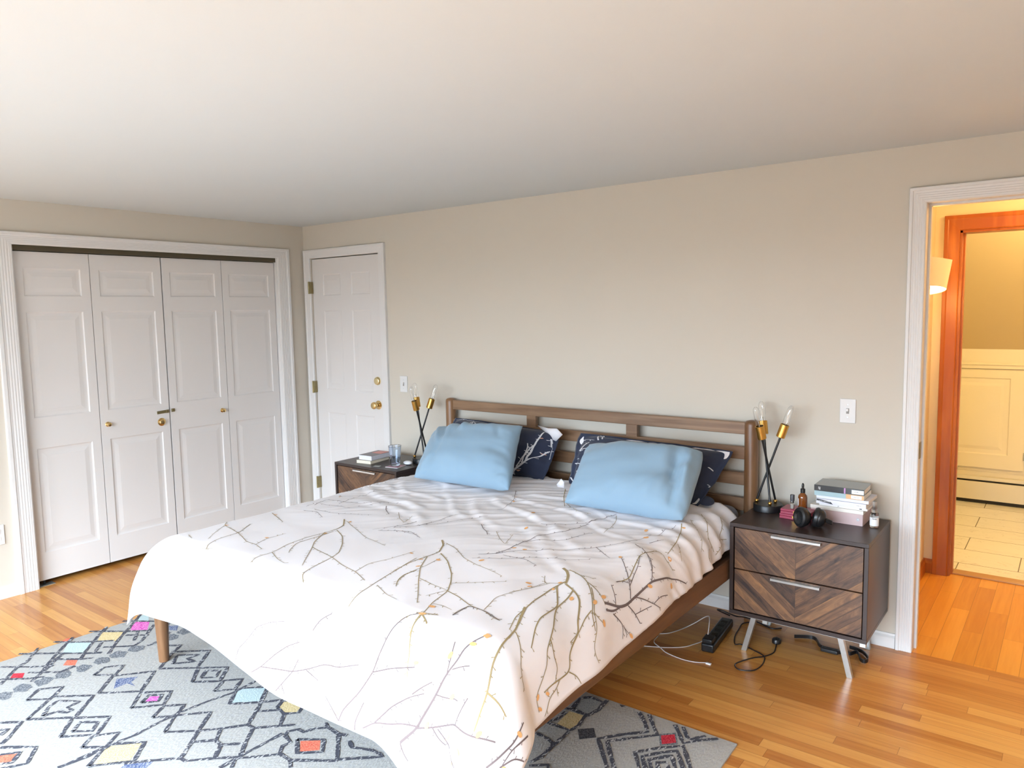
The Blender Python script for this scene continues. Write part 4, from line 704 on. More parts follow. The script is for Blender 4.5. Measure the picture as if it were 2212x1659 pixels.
# navy underside turned up at the head-end corner beside the right nightstand
cf_ = MB(); dvo = bpy.data.objects['duvet']
for (x, y, z) in ((3.375, -.262, .655), (3.44, -.235, .668), (3.50, -.27, .645), (3.475, -.325, .628), (3.425, -.335, .640)): cf_.v.append((x, y, z))
cf_.v.append((3.44, -.285, .672)); cf_.f = [(i, (i+1) % 5, 5) for i in range(5)]; cf_.m = [0]*5
q = cf_.build('turned_back_corner', M['navy'], dvo, smooth=True); q['label'] = 'navy underside of the duvet corner'
md = q.modifiers.new('s', 'SOLIDIFY'); md.thickness = .006; md = q.modifiers.new('sub', 'SUBSURF'); md.levels = 2; md.render_levels = 2

# ------------------------------------------------------------------ pillows
def pillow_fn(c, T, seed, pinch=.05, wr=.012, flange=0, back=.55, folds=(), rnd=(.05, .05, .05, .05)):
    """c = corners bl, br, tr, tl ; returns f(u,v,off,side) with u,v in -1..1"""
    c = [Vector(q) for q in c]; nrm = ((c[1]-c[0]).cross(c[3]-c[0])).normalized()
    lim = 1-flange
    def f(u, v, off=0, side=1):
        uu = u*(1-pinch*(1-v*v)*(abs(u)**2)); vv = v*(1-pinch*1.3*(1-u*u)*(abs(v)**2))
        k_ = rnd[(0 if v < 0 else 3) if u < 0 else (1 if v < 0 else 2)]*(abs(u)*abs(v))**3
        uu *= 1-k_; vv *= 1-k_
        s, t = (uu+1)/2, (vv+1)/2
        p = c[0]*(1-s)*(1-t)+c[1]*s*(1-t)+c[2]*s*t+c[3]*(1-s)*t
        a = min(1, abs(u)/lim); b = min(1, abs(v)/lim)
        th = T*((1-a**2.8)**.55)*((1-b**2.8)**.55)
        e = (max(abs(u), abs(v)))
        h = wr*noise.noise(Vector((u*2.0+seed, v*2.4, seed)))
        # gathers running inwards from the edges
        h += wr*.55*noise.noise(Vector((u*7+seed, v*1.1, seed+3)))*sm(.35, .95, abs(v))
        h += wr*.45*noise.noise(Vector((u*1.1, v*6+seed, seed+5)))*sm(.35, .95, abs(u))
        for x0, y0, x1, y1, w, k in folds:
            dx, dy = x1-x0, y1-y0; L2 = dx*dx+dy*dy; q = ((u-x0)*dx+(v-y0)*dy)/L2
            if 0 < q < 1:
                o = ((u-x0)*dy-(v-y0)*dx)/math.sqrt(L2); h += k*math.exp(-(o/w)**2)*math.sin(PI*q)
        edge_wave = (.006+.35*flange*.06)*noise.noise(Vector((u*4+seed, v*4, 7)))
        rim = 1-sm(.0, .12, 1-e)
        d = (th+.002)*(1 if side > 0 else -back-.3*(th < .01)) + (h if side > 0 else -h*.3)*(1-rim) + edge_wave*rim*1.5
        return p+nrm*(d+off*side)
    return f
def pillow_mesh(f, n=56, m_front=0, m_back=0):
    mb = MB(); mb.uv = []; idx = {}
    for side in (1, -1):
        for j in range(n+1):
            for i in range(n+1):
                u = math.sin((i/n-.5)*PI)*.35+(i/n*2-1)*.65; v = math.sin((j/n-.5)*PI)*.35+(j/n*2-1)*.65
                border = i in (0, n) or j in (0, n)
                if side < 0 and border: idx[(side, i, j)] = idx[(1, i, j)]; continue
                idx[(side, i, j)] = len(mb.v); mb.v.append(tuple(f(u, v, 0, side))); mb.uv.append((u, v))
    for side in (1, -1):
        for j in range(n):
            for i in range(n):
                q = [idx[(side, i, j)], idx[(side, i+1, j)], idx[(side, i+1, j+1)], idx[(side, i, j+1)]]
                mb.f.append(tuple(q if side > 0 else reversed(q))); mb.m.append(m_front if side > 0 else m_back)
    return mb
def unit(u, v): return abs(u) < .99 and abs(v) < .99

f_b1 = pillow_fn([(1.870, -.735, .655), (2.550, -.690, .647), (2.415, -.400, .955), (1.735, -.400, .885)], .115, 1.3, wr=.016, rnd=(.02, .07, .01, .16),
    folds=[(-.80, .95, -.55, -.1, .05, .018), (-.62, .95, -.42, .1, .04, -.016), (-.40, .95, -.36, -.2, .05, .014), (-.22, .95, -.20, .35, .04, -.012), (-.05, .95, -.1, .35, .05, .012), (.55, .9, .7, .2, .06, -.012), (-.6, -.9, -.45, .1, .06, -.010), (.6, -.9, .95, -.5, .06, -.014), (-.85, -.9, -.6, -.4, .05, .010)])
tag(pillow_mesh(f_b1).build('pillow', M['blue'], smooth='full'), 'light blue pillow on the left side of the bed, nearer the white door', 'pillow', 'light blue pillows')
f_b2 = pillow_fn([(2.890, -.722, .650), (3.530, -.690, .636), (3.500, -.375, .925), (2.815, -.375, .890)], .115, 4.7, wr=.013, rnd=(.02, .10, .10, .06),
    folds=[(.62, .95, .76, -.95, .09, -.040), (.86, .75, .90, -.5, .06, .024), (.74, .3, .66, -.9, .03, .012), (.1, -.95, .35, -.3, .05, -.010), (.35, -.95, .5, -.2, .05, .010), (-.3, -.9, -.1, -.5, .05, -.008)])
tag(pillow_mesh(f_b2).build('pillow', M['blue'], smooth='full'), 'light blue pillow on the right side of the bed, nearest the right nightstand', 'pillow', 'light blue pillows')
f_n1 = pillow_fn([(1.690, -.310, .630), (2.490, -.300, .622), (2.520, -.150, .892), (1.665, -.150, .925)], .105, 8.2, pinch=.02, wr=.018, flange=.07)
f_n2 = pillow_fn([(2.640, -.310, .630), (3.435, -.330, .618), (3.550, -.135, .885), (2.615, -.150, .905)], .095, 11.4, pinch=.03, wr=.020, flange=.09)
NAVY = [MB(), MB()]
for k, f in enumerate((f_n1, f_n2)):
    mb = pillow_mesh(f, m_back=1); fn = (lambda F: (lambda u, v, off=0: F(u, v, off, 1)))(f)
    for sl_, w0, w1, pts in NPRINT[k]: 
        ribbon(mb, fn, unit, pts, w0, w1, 2 if sl_ == 0 else 3, step=.04, off=.0025)
        if sl_ == 0: twigs(mb, fn, unit, pts, 2, rnd, dens=.22, L=.07, w=.012, lf=None)
    o = tag(mb.build('pillow', [M['navy'], M['duvet'], M['nwhite'], M['npink']], smooth='full'),
        ['navy branch-print pillow with a white turned-out corner, behind the left light blue pillow', 'navy branch-print pillow behind the right light blue pillow'][k], 'pillow', 'navy branch-print pillows')
    if k == 0:
        # folded-over white flap at the upper right corner
        fl = MB(); FP = [(2.363, -0.19, 0.925), (2.439, -0.19, 0.914), (2.5, -0.19, 0.917), (2.538, -0.19, 0.885), (2.493, -0.19, 0.843), (2.461, -0.19, 0.851), (2.412, -0.19, 0.893)]
        fl.add(FP+[tuple(sum((Vector(v) for v in FP), Vector())/7+Vector((0, -.006, 0)))], [(i, (i+1) % 7, 7) for i in range(7)])
        q = fl.build('pillow_flap', M['duvet'], o, smooth=True); q['label'] = 'white turned-out corner'
        sdf = q.modifiers.new('s', 'SOLIDIFY'); sdf.thickness = .003
# white care tag between the pillows
tg = MB(); tg.add([(2.671, -0.45, 0.664), (2.701, -0.45, 0.698), (2.719, -0.45, 0.68), (2.718, -0.45, 0.65), (2.677, -0.45, 0.65)], [(0, 1, 2, 3, 4)])
o = tag(tg.build('duvet_corner', M['duvet'], smooth=True), 'small white turned-up cloth corner between the two pairs of pillows', 'cloth')
sdf = o.modifiers.new('s', 'SOLIDIFY'); sdf.thickness = .003

# ------------------------------------------------------------------ rug
RZ = .010
rg = MB(); rc = [(.845, -4.60), (4.045, -4.60), (3.945, -1.185), (.985, -1.185)]
nrx, nry = 60, 50; vs = []
for j in range(nry+1):
    for i in range(nrx+1):
        s, t = i/nrx, j/nry; x = (rc[0][0]*(1-s)+rc[1][0]*s)*(1-t)+(rc[3][0]*(1-s)+rc[2][0]*s)*t; y = rc[0][1]*(1-t)+rc[2][1]*t
        z = RZ*(1 if 0 < i < nrx and 0 < j < nry else .75); vs.append((x, y, z))
fs = [(j*(nrx+1)+i, j*(nrx+1)+i+1, (j+1)*(nrx+1)+i+1, (j+1)*(nrx+1)+i) for j in range(nry) for i in range(nrx)]
rg.add(vs, fs); rg.add([(x, y, .0005) for x, y in rc]+[(x, y, RZ*.75) for x, y in rc], [(3, 2, 1, 0), (0, 1, 5, 4), (1, 2, 6, 5), (2, 3, 7, 6), (3, 0, 4, 7)])
rfn = lambda x, y, off=0: Vector((x, y, RZ+off)); rk = random.Random(3)
def rok(x, y): return y < -1.19 and x > .935+(-y-1.19)*-.028-.03
keys = 'kgnproyts'
for fi, (col, pts) in enumerate(RUGFILL):
    p3 = [(x, y, RZ+.0003+fi*.00002) for x, y in pts]; rg.add(p3, [tuple(range(len(p3)))], 2+keys.index(col))
for ri, pts in enumerate(RUGLINE): ribbon(rg, rfn, rok, pts, .0155, .0155, 1, step=.02, off=.0009+ri*.000012, rnd=rk, smooth=0)
for x, y in RUGBLOB:
    n = 14; p3 = []
    for i in range(n): a = 2*PI*i/n; r_ = 1+.25*rk.uniform(-1, 1); p3.append((x+math.cos(a)*.040*r_, y+math.sin(a)*.034*r_, RZ+.0008))
    rg.add(p3, [tuple(range(n))], 3)
tag(rg.build('area_rug', [M['rug'], M['rugline']]+[RUGC[k] for k in keys]), 'large cream rug with charcoal diamonds and small coloured patches under the foot of the bed', 'rug')

# ------------------------------------------------------------------ nightstands
def nightstand(label, loc, rz, tint=1.0):
    t = thing('nightstand', label, 'nightstand', loc, rz, 'dark chevron-front nightstands')   # origin: floor, front left corner; x right, y back
    w_, d_, z0, z1 = .590, .430, .182, .612; th = .018
    c = MB(); c.box(0, w_, 0, d_, z1-th, z1); c.box(0, w_, 0, d_, z0, z0+th); c.box(0, th, 0, d_, z0+th, z1-th); c.box(w_-th, w_, 0, d_, z0+th, z1-th)
    c.box(th, w_-th, d_-.012, d_, z0+th, z1-th); c.build('carcass', M['case'], t, bevel=.0015)
    mt = chevron('chevron_planks', w_/2, tint=tint)
    mid = (z0+z1)/2
    for a, b in ((mid+.003, z1-th-.005), (z0+th+.004, mid-.003)):
        dr = MB().box(th+.004, w_-th-.004, .006, .030, a, b); dr.box(th+.010, w_-th-.010, .030, d_-.03, a+.02, b-.03)
        o = dr.build('drawer', mt, t, bevel=.001)
        h = MB(); h.box(.190, .400, -.010, .006, b-.008, b-.0055); h.box(.190, .400, -.010, -.0075, b-.017, b-.0055)
        h.build('handle', M['chrome'], o, bevel=.0008)
    fr = MB(); fr.box(.045, w_-.006, .020, .034, z0-.010, z0); fr.box(.045, w_-.006, d_-.034, d_-.020, z0-.010, z0)
    fr.box(.150, .172, .016, .038, z0-.022, z0); fr.box(w_-.030, w_-.006, .016, .038, z0-.022, z0)
    fr.box(.09, .115, .02, d_-.02, z0-.008, z0); fr.box(w_-.115, w_-.09, .02, d_-.02, z0-.008, z0)
    fr.build('base_frame', M['steel'], t, bevel=.0008)
    def leg(x, y, dx, dy, w=.024, q=.012):
        m = MB(); v = []
        for z, ox, oy in ((0, dx, dy), (z0-.004, 0, 0)): v += [(x+ox-w/2, y+oy-q, z), (x+ox+w/2, y+oy-q, z), (x+ox+w/2, y+oy+q, z), (x+ox-w/2, y+oy+q, z)]
        m.add(v, [(3, 2, 1, 0), (4, 5, 6, 7), (0, 1, 5, 4), (1, 2, 6, 5), (2, 3, 7, 6), (3, 0, 4, 7)]); m.build('leg', M['steel'], t, bevel=.001)
    leg(.108, .036, -.050, .012); leg(.480, .036, .040, .012); leg(.108, d_-.036, -.050, -.012); leg(.480, d_-.036, .040, -.012)
    return t
nightstand('dark nightstand with brown chevron drawers to the right of the bed, beside the doorway', (3.633, -.462, 0), 0)
nightstand('dark nightstand with chevron drawers behind the left side of the bed, beside the white door', (.933, -.535, 0), 0, tint=.95)
NZ = .612

# ------------------------------------------------------------------ tripod table lamps
gl_bulb = glass('clear_bulb_glass', (1, 1, 1), 0, 1.45)
M['filament'] = plain('filament_wire', (.55, .50, .42), .4, .6)
def lamp(label, loc, rz):
    t = thing('table_lamp', label, 'lamp', loc, rz, 'three-rod table lamps')
    b = MB().lathe([(.066, 0), (.068, .002), (.068, .030), (.066, .033), (1e-4, .033)], None, 48).build('base', M['black'], t, smooth=True)
    cf = [((-.054, -.002), (.049, .016), .359), ((.026, .030), (-.018, -.043), .354), ((.0195, -.030), (-.036, .036), .364)]
    for (bx, by), (tx, ty), zt in cf:
        p0 = Vector((bx, by, .044)); p1 = Vector((tx, ty, zt)); ax = (p1-p0).normalized()
        r = MB().tube([p0-ax*.004, p1+ax*.01], .0052, 16).build('rod', M['black'], t, smooth=True)
        MB().sphere(tuple(p0-Vector((0, 0, .003))), .0095, 20, 12).build('ball_joint', M['sbrass'], r, smooth=True)
        R = Matrix.Translation(p1) @ ax.to_track_quat('Z', 'Y').to_matrix().to_4x4()
        MB().lathe([(.006, 0), (.019, 0), (.0205, .0015), (.0205, .064), (.0195, .065), (.0175, .065), (.0175, .040), (1e-4, .040)], R, 32).build('socket', M['sbrass'], r, smooth=True)
        bl = MB().lathe([(.010, .045), (.013, .060), (.0145, .080), (.0150, .11), (.0150, .140), (.0125, .152), (.007, .160), (1e-4, .162), (1e-4, .1613), (.0067, .1593), (.0119, .1515), (.0143, .140), (.0143, .11), (.0138, .080), (.0123, .060), (.0093, .045)], R, 28, caps=False).build('bulb', gl_bulb, r, smooth=True)
        fm = MB(); fm.tube([R @ Vector((0, 0, .045)), R @ Vector((0, 0, .085))], .0026, 8)
        for q in range(4):
            a = q*PI/2; fm.tube([R @ Vector((.003*math.cos(a), .003*math.sin(a), .08)), R @ Vector((.006*math.cos(a+.3), .006*math.sin(a+.3), .135))], .0004, 5)
        fm.build('filament', M['filament'], bl)
    return t
lamp('black and brass three-rod lamp with bare bulbs on the right nightstand', (3.706, -.158, NZ), 0)
lamp('black and brass three-rod lamp with bare bulbs on the left nightstand', (1.455, -.227, NZ), math.radians(27))

# ------------------------------------------------------------------ things on the right nightstand
def book(label, c, w_, d_, h, z, rz, cover, pages=(.80, .76, .70), spine_w=.0, group=None, name='book', hard=False, extra=None):
    """spine faces -y (the front)"""
    t = thing(name, label, 'book', (c[0], c[1], z), rz, group)
    ct = .0022 if hard else .001
    cv = MB(); cv.box(-w_/2, w_/2, -d_/2, d_/2, 0, ct); cv.box(-w_/2, w_/2, -d_/2, d_/2, h-ct, h); cv.box(-w_/2, w_/2, -d_/2-.001, -d_/2+.002, 0, h)
    cv.build('cover', cover, t, bevel=.0012)
    e_ = .003 if hard else .0008
    MB().box(-w_/2+e_, w_/2-e_, -d_/2+.002, d_/2-e_, ct, h-ct).build('pages', plain('paper_'+cover.name, pages, .8, var=.12, nscale=120), t)
    if extra: extra(t, w_, d_, h)
    return t
def patch(t, name, x0, x1, z0, z1, d_, m, label=None, dy=.0018):
    o = MB().box(x0, x1, -d_/2-dy, -d_/2-.0011, z0, z1).build(name, m, t)
    if label: o['label'] = label
    return o
def text(t, body, size, loc, m, rot=(PI/2, 0, 0), sx=1.0, name='lettering'):
    c = bpy.data.curves.new(name, 'FONT'); c.body = body; c.size = size; c.extrude = .0002; c.align_x = 'CENTER'; c.align_y = 'CENTER'
    tmp = bpy.data.objects.new(name, c); COL.objects.link(tmp); bpy.context.view_layer.update()
    me = bpy.data.meshes.new_from_object(tmp.evaluated_get(bpy.context.evaluated_depsgraph_get())); bpy.data.objects.remove(tmp)
    me.materials.clear(); me.materials.append(m); o = bpy.data.objects.new(name, me); COL.objects.link(o); o.location = loc; o.rotation_euler = rot; o.scale = (sx, 1, 1); o.parent = t; return o
def marks(t, x0, x1, z, y, m, h=.0035, seed=1, name='lettering', slope=0):
    q = random.Random(seed); mb = MB(); x = x0
    while x < x1:
        w_ = q.uniform(.0008, .0022); dz = slope*(x-x0); mb.box(x, x+w_, y-.0003, y, z-h/2*q.uniform(.6, 1)+dz, z+h/2*q.uniform(.6, 1)+dz); x += w_+q.choice((.0007, .0009, .0022))
    return mb.build(name, m, t)
m_sticker = plain('white_sticker', (.80, .80, .80), .5); m_ink = plain('black_ink', (.03, .03, .035), .6); m_grey = plain('grey_ink', (.28, .28, .29), .6)
m_pinkbox = plain('dusty_pink_card', (.56, .42, .42), .6, var=.04, nscale=30); m_lid = plain('cream_card', (.78, .74, .68), .6)
bx = thing('gift_box', 'dusty pink box with a cream lid under the books on the right nightstand', 'box', (4.032, -.120, NZ), math.radians(-1))
MB().box(-.112, .112, -.086, .086, 0, .053).build('body', m_pinkbox, bx, bevel=.001)
MB().box(-.114, .114, -.088, .088, .0532, .070).build('lid', m_lid, bx, bevel=.001)
mb = MB(); mb.lathe([(.007, 0), (.007, .0006)], Matrix.Translation((.092, -.0862, .028)) @ Matrix.Rotation(PI/2, 4, 'X'), 20); mb.build('emblem', plain('grey_foil', (.40, .40, .42), .4, .5), bx)
text(bx, 'M', .010, (.092, -.0872, .028), m_lid, name='monogram')
zz_ = NZ+.0702
def ex1(t, w_, d_, h): patch(t, 'sticker', .070, .080, .004, h-.002, d_, m_ink); marks(t, -.022, -.015, h/2, -d_/2-.0012, m_grey, .006, 2)
book('thin white paperback directly on the lid of the pink box', (4.058, -.125), .205, .150, .010, zz_, math.radians(-1), plain('white_cover', (.80, .79, .78), .45), extra=ex1)
zz_ += .0102
def ex2(t, w_, d_, h):
    mb = MB(); y = -d_/2-.0014
    mb.add([(-w_/2+.002, y, .012), (-w_/2+.074, y, .002), (-w_/2+.062, y, .014), (-w_/2+.002, y, .021)], [(0, 1, 2, 3)]); mb.build('title_band', m_ink, t)
    marks(t, -w_/2+.005, -w_/2+.060, .0125, -d_/2-.0016, m_sticker, .0035, 4)
    patch(t, 'sticker', .058, .094, .004, .020, d_, m_sticker, 'white library sticker'); marks(t, .066, .086, .012, -d_/2-.0019, m_grey, .003, 5)
book('white paperback with a black title band, second up from the pink box', (4.050, -.135), .212, .150, .022, zz_, math.radians(-.5), plain('lilac_white_cover', (.72, .71, .77), .35), extra=ex2)
zz_ += .0222
book('plain white paperback beneath the pale blue and orange book', (4.055, -.125), .224, .150, .014, zz_, math.radians(-2), plain('pale_white_cover', (.70, .70, .78), .35))
zz_ += .0142
def ex3(t, w_, d_, h):
    patch(t, 'spine_band', .030, w_/2-.001, .001, h-.001, d_, plain('orange_print', (.72, .42, .20), .4), 'orange spine end', .0015)
    patch(t, 'sticker', .052, .096, .004, h-.004, d_, m_sticker, 'white library sticker', .0021); marks(t, .064, .085, h/2, -d_/2-.0022, m_grey, .003, 6)
book('paperback with a pale blue and orange spine, second from the top of the stack', (4.040, -.135), .212, .145, .023, zz_, 0, plain('pale_blue_cover', (.34, .47, .50), .35), extra=ex3)
zz_ += .0232
def ex4(t, w_, d_, h):
    patch(t, 'sticker', .054, .104, .004, h-.005, d_, m_sticker, 'white library sticker', .0021); marks(t, .066, .084, h/2, -d_/2-.0022, m_grey, .004, 7)
    patch(t, 'spine_band', .022, .028, .001, h-.001, d_, plain('violet_print', (.50, .25, .52), .4), 'narrow violet spine band')
    text(t, 'SJ', .015, (-.083, -d_/2-.002, h/2), m_sticker)
book('thick black hardcover with a grey glossy cover, topmost of the stack', (4.040, -.140), .212, .150, .027, zz_, math.radians(1), plain('black_glossy_cover', (.045, .05, .055), .12, .0, coat=.6), hard=True, extra=ex4)

m_pal = plain('plum_leather', (.30, .035, .07), .35, var=.15, nscale=80)
for k, lb in enumerate(('plum flat case, lower of two stacked beside the lamp', 'plum flat case with small bottles standing on it, upper of two')):
    t = thing('makeup_case', lb, 'case', (3.868+k*.003, -.225, NZ+k*.0235), math.radians(-4+k*2), 'plum cases')
    MB().box(-.070, .070, -.045, .045, 0, .0125).build('bottom', m_pal, t, bevel=.002); MB().box(-.070, .070, -.045, .045, .0130, .023).build('lid', m_pal, t, bevel=.002)
    MB().box(-.010, .010, -.047, -.045, .008, .018).build('clasp', M['sbrass'], t)
ZP = NZ+.0467
t = thing('roller_bottle', 'small clear roller bottle with a black cap on the plum case', 'bottle', (3.845, -.238, ZP))
MB().lathe([(1e-4, 0), (.0085, 0), (.009, .001), (.009, .034), (.0075, .038), (.006, .042), (1e-4, .042)], None, 24).build('glass_body', glass('clear_glass', (.92, .92, .90)), t, smooth=True)
MB().lathe([(1e-4, .0005), (.0074, .0005), (.0074, .022), (1e-4, .022)], None, 20).build('contents', plain('pale_oil', (.62, .60, .55), .2), t, smooth=True)
MB().lathe([(.0098, .036), (.0098, .063), (.0092, .0645), (1e-4, .0645)], None, 24).build('cap', plain('dark_grey_cap', (.05, .05, .055), .35), t, smooth=True)
t = thing('dropper_bottle', 'amber glass dropper bottle with a black rubber bulb on the plum case', 'bottle', (3.882, -.205, ZP))
ag = plain('amber_glass', (.26, .075, .012), .06, 0, var=.1, coat=.6); ag.node_tree.nodes['Principled BSDF'].inputs['Transmission Weight'].default_value = .35
MB().lathe([(1e-4, 0), (.0195, 0), (.0205, .002), (.0205, .050), (.0185, .060), (.011, .068), (.0085, .072), (.0085, .078), (1e-4, .078)], None, 32).build('glass_body', ag, t, smooth=True)
MB().lathe([(.0105, .072), (.0105, .090), (.009, .091), (.0055, .092), (.0052, .097), (.0058, .105), (.0048, .113), (.002, .117), (1e-4, .1175)], None, 28).build('dropper_cap', M['blackp'], t, smooth=True)
lb = MB(); n = 14; vs = []
for i in range(n+1):
    a = math.radians(150+i*80/n); vs += [(.0208*math.cos(a), .0208*math.sin(a), .012), (.0208*math.cos(a), .0208*math.sin(a), .046)]
lb.add(vs, [(2*i, 2*i+2, 2*i+3, 2*i+1) for i in range(n)]); lb.build('bottle_label', m_sticker, t, smooth=True)
# spray bottle
t = thing('spray_bottle', 'small clear spray bottle with a white label at the right end of the nightstand', 'bottle', (4.185, -.185, NZ))
MB().lathe([(1e-4, 0), (.0165, 0), (.018, .002), (.018, .056), (.0165, .064), (.011, .069), (.009, .072), (1e-4, .072)], None, 32).build('glass_body', glass('clear_bottle_glass', (.90, .92, .92)), t, smooth=True)
MB().lathe([(.0185, .008), (.0185, .046)], None, 32, caps=False).build('bottle_label', m_sticker, t, smooth=True)
text(t, 'PEAR', .0085, (.004, -.0192, .040), m_ink, rot=(PI/2, 0, math.radians(10)))
MB().lathe([(.0125, .066), (.0125, .082), (.0100, .085), (.0095, .108), (.0085, .116), (1e-4, .117)], None, 24).build('spray_cap', glass('frosted_cap', (.9, .9, .9), .35), t, smooth=True)
# headphones
t = thing('headphones', 'black over-ear headphones lying folded on the right nightstand', 'headphones', (3.958, -.325, NZ), math.radians(0))
def cup_(c, yaw, tilt, s=1.0):
    R = Matrix.Translation(c) @ Matrix.Rotation(yaw, 4, 'Z') @ Matrix.Rotation(tilt, 4, 'X')
    prof = [(1e-4, -.026), (.018, -.025), (.030, -.018), (.036, -.008), (.0375, .000), (.0365, .004), (.040, .005), (.041, .012), (.037, .020), (.027, .023), (.020, .016), (1e-4, .014)]
    return MB().lathe([(r*s, z*s) for r, z in prof], R @ Matrix.Diagonal((.86, 1.0, 1, 1)), 40)
cup_((-.030, -.034, .046), math.radians(-30), math.radians(84), 1.13).build('ear_cup', M['blackp'], t, smooth=True)
cup_((.030, .000, .043), math.radians(-75), math.radians(76), 1.10).build('ear_cup', M['blackp'], t, smooth=True)
bandp = spline([(-.062, .005, .050), (-.052, .045, .040), (-.005, .085, .022), (.050, .060, .018), (.080, .012, .026), (.060, -.008, .040)], 8)
mb = MB(); 
for off in (-.006, -.002, .002, .006): mb.tube([p+Vector((0, 0, off)) for p in bandp], .0042, 10)
mb.build('headband', M['blackp'], t, smooth=True)
MB().tube([(-.030, -.05, .071), (-.055, -.012, .066), (-.060, .008, .052)], .004, 10).build('yoke', M['blackp'], t, smooth=True)

# ------------------------------------------------------------------ things on the left nightstand
def exg(t, w_, d_, h): pass
bkm = plain('cream_cover', (.66, .62, .50), .5)
book('cream paperback, lower book on the left nightstand', (1.135, -.375), .120, .190, .020, NZ, math.radians(188), bkm, pages=(.78, .73, .60))
book('thick paperback with a dark and coral cover, on top of the cream book', (1.140, -.360), .115, .185, .031, NZ+.0202, math.radians(184), plain('charcoal_cover', (.10, .085, .085), .3), pages=(.66, .66, .72),
     extra=lambda t, w_, d_, h: MB().box(-w_/2+.004, .03, -d_/2+.01, 0, h, h+.0006).build('cover_print', plain('coral_print', (.62, .20, .16), .35), t))
tb = thing('notebook', 'thin dark notebook lying behind the books on the left nightstand', 'notebook', (1.07, -.175, NZ), math.radians(4))
MB().box(-.06, .06, -.055, .055, 0, .009).build('cover', plain('dark_cloth', (.05, .045, .05), .6), tb, bevel=.002)
MB().box(-.058, .0605, -.053, .0555, .0015, .0075).build('pages', plain('paper_grey', (.55, .53, .5), .8), tb)
t = thing('coaster', 'square pink and white coaster under the blue glass', 'coaster', (1.400, -.420, NZ), math.radians(10))
MB().box(-.048, .048, -.048, .048, 0, .0035).build('coaster_body', plain('coaster_white', (.75, .72, .70), .5), t, bevel=.001)
MB().box(-.045, .045, -.045, .045, .0036, .0040).build('top_print', plain('coaster_print', (.40, .18, .25), .4, var=.6, nscale=40), t)
cg = glass('blue_glass', (.74, .82, .93), .0, 1.45)
t = tag(MB().lathe([(1e-4, .002), (.026, .0), (.030, .002), (.0335, .040), (.041, .128), (.0425, .130), (.0385, .128), (.031, .040), (.027, .014), (1e-4, .012)], Matrix.Translation((1.392, -.415, NZ+.0042)), 40).build('drinking_glass', cg, smooth=True), 'translucent blue tumbler on a coaster on the left nightstand', 'glass')
tag(MB().sphere((0, 0, 0), 1, 24, 14, sc=(.034, .026, .013)).build('earbud_case_', plain('white_gloss', (.80, .80, .82), .25), smooth=True), 'small white rounded case behind the blue glass', 'case')
o = bpy.data.objects['earbud_case_']; o.name = 'earbud_case'; o.data.name = 'earbud_case'; o.location = (1.425, -.335, NZ+.013)
tag(MB().box(-.022, .022, -.015, .015, 0, .002).build('metal_card', M['steel'], bevel=.0008), 'small grey metal tag lying in front of the books', 'tag')
o = bpy.data.objects['metal_card']; o.name = 'metal_tag'; o.location = (1.290, -.480, NZ); o.rotation_euler = (0, 0, .3)

# ------------------------------------------------------------------ cables on the floor
def cable(name, label, pts, r, m, parts=()):
    t = thing(name, label, 'cable', tuple(Vector(pts[0])*Vector((1, 1, 0)) if 0 else (pts[0][0], pts[0][1], 0)))
    P = [Vector(p)-t.location for p in pts]
    MB().tube(spline(P, 8), r, 8).build('cord', m, t, smooth=True); return t
m_cord = plain('black_cord', (.014, .008, .008), .45); m_wc = plain('white_cord', (.66, .62, .60), .4)
c = cable('lamp_cord', 'thin dark cord looping on the floor under the right nightstand', [(3.790, -.262, .030), (3.784, -.240, .005), (3.806, -.322, .0035), (3.813, -.380, .0035), (3.791, -.438, .0035), (3.755, -.481, .0035), (3.718, -.556, .0035), (3.713, -.594, .0035), (3.743, -.624, .0035), (3.793, -.601, .0035), (3.810, -.548, .0035), (3.806, -.482, .0035), (3.786, -.436, .006), (3.716, -.397, .0035), (3.661, -.378, .0035), (3.636, -.389, .0035), (3.606, -.310, .0035), (3.592, -.221, .0035), (3.584, -.145, .0035), (3.612, -.105, .0035)], .0028, m_cord)
MB().lathe([(.018, 0), (.020, .002), (.020, .018), (.016, .023), (1e-4, .024)], Matrix.Translation((0, 0, 0)), 24).build('foot_switch', M['blackp'], c, smooth=True)
def flatstrap(name, label, pts, w_, th, m):
    t = thing(name, label, 'strap', (pts[0][0], pts[0][1], 0)); P = spline([Vector(p)-t.location for p in pts], 8); mb = MB(); vs = []
    n = len(P)
    for i, p in enumerate(P):
        d = (P[min(i+1, n-1)]-P[max(i-1, 0)]).normalized(); s_ = Vector((-d.y, d.x, 0)).normalized()*th/2; u = Vector((0, 0, w_/2))
        vs += [p-s_-u, p+s_-u, p+s_+u, p-s_+u]
    fs = [(4*i+k, 4*i+(k+1) % 4, 4*i+4+(k+1) % 4, 4*i+4+k) for i in range(n-1) for k in range(4)]+[(3, 2, 1, 0), tuple(4*(n-1)+k for k in range(4))]
    mb.add(vs, fs); mb.build('webbing', m, t, smooth=True); return t
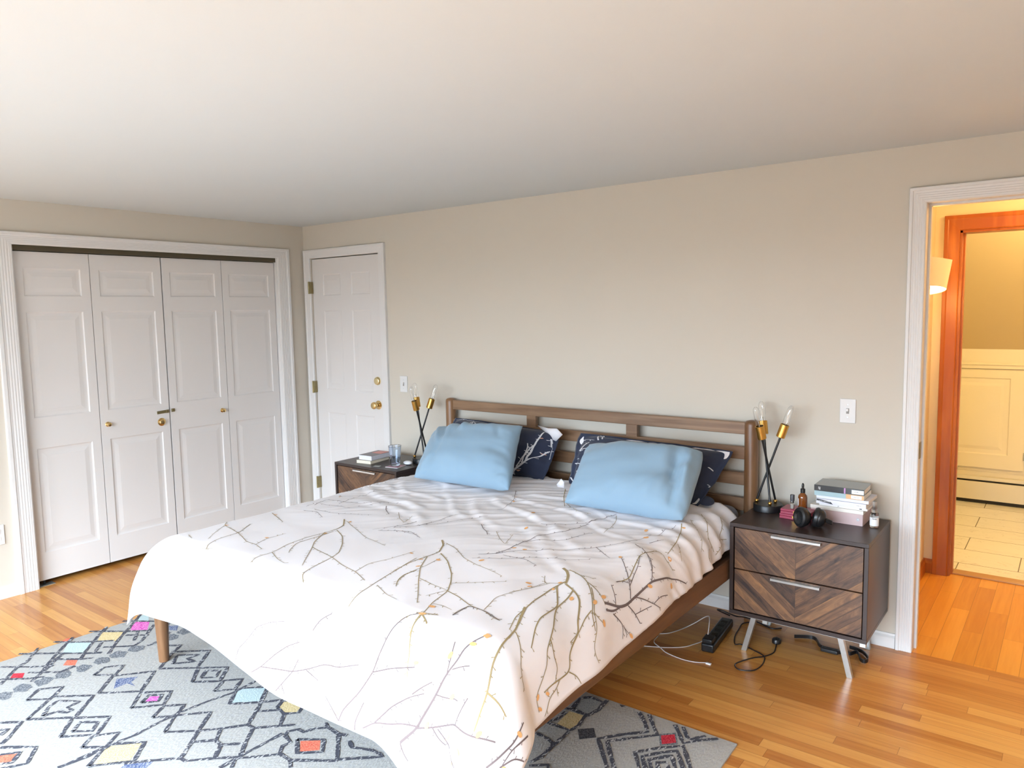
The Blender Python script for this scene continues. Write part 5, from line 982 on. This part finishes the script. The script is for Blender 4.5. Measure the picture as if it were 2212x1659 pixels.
t = flatstrap('black_strap', 'black flat strap curled on the floor behind the right nightstand leg', [(3.843, -.161, .010), (3.895, -.131, .010), (3.932, -.131, .010), (3.965, -.187, .010), (3.994, -.212, .012), (4.051, -.228, .012), (4.080, -.200, .012), (4.105, -.205, .012), (4.127, -.170, .012), (4.156, -.239, .012), (4.178, -.246, .012), (4.181, -.209, .012), (4.151, -.158, .012), (4.122, -.141, .012), (4.086, -.135, .012)], .016, .004, M['blackp'])
MB().box(.140, .215, -.075, -.045, .002, .020).build('buckle', M['blackp'], t, bevel=.004)
# power strip with adapters
t = thing('power_strip', 'black power strip on the floor between the bed and the right nightstand', 'power strip', (3.545, -.360, 0), math.radians(6))
MB().box(-.030, .030, -.190, .150, .002, .045).build('housing', M['blackp'], t, bevel=.008)
MB().box(-.024, .024, -.195, -.135, .046, .070).build('adapter', M['black'], t, bevel=.006)
for k in range(4): MB().box(-.014, .014, -.09+k*.055, -.06+k*.055, .0452, .047).build('socket', M['dark'], t)
c = cable('charging_cable', 'white charging cable plugged into the power strip', [(3.556, -.520, .078), (3.530, -.440, .120), (3.480, -.360, .090), (3.409, -.330, .030), (3.373, -.348, .006), (3.350, -.414, .004), (3.322, -.469, .004), (3.26, -.52, .004)], .0022, m_wc)
MB().lathe([(.004, 0), (.0045, .002), (.0045, .016), (.003, .026)], Matrix.Translation((0, 0, -.004)), 14).build('plug', m_wc, c, smooth=True)
cable('charging_cable', 'white cable curving on the dark floor beside the power strip', [(3.498, -.400, .004), (3.496, -.455, .003), (3.481, -.498, .003), (3.452, -.557, .003), (3.389, -.608, .003), (3.348, -.630, .003), (3.28, -.66, .003)], .0020, m_wc)
c = cable('charging_cable', 'white cable with its connector lying free on the floor nearest the camera', [(3.604, -.647, .004), (3.556, -.669, .003), (3.496, -.676, .003), (3.414, -.660, .004), (3.373, -.638, .009), (3.32, -.60, .009), (3.30, -.52, .003)], .0020, m_wc)
MB().box(-.004, .020, -.006, .006, -.002, .006).build('plug', m_sticker, c, bevel=.0015)
cable('extension_cord', 'black cord bundled behind the power strip by the baseboard', [(3.50, -.10, .01), (3.46, -.16, .05), (3.50, -.22, .08), (3.56, -.18, .05), (3.58, -.10, .02), (3.64, -.09, .006), (3.72, -.12, .004), (3.76, -.09, .004)], .0035, m_cord)
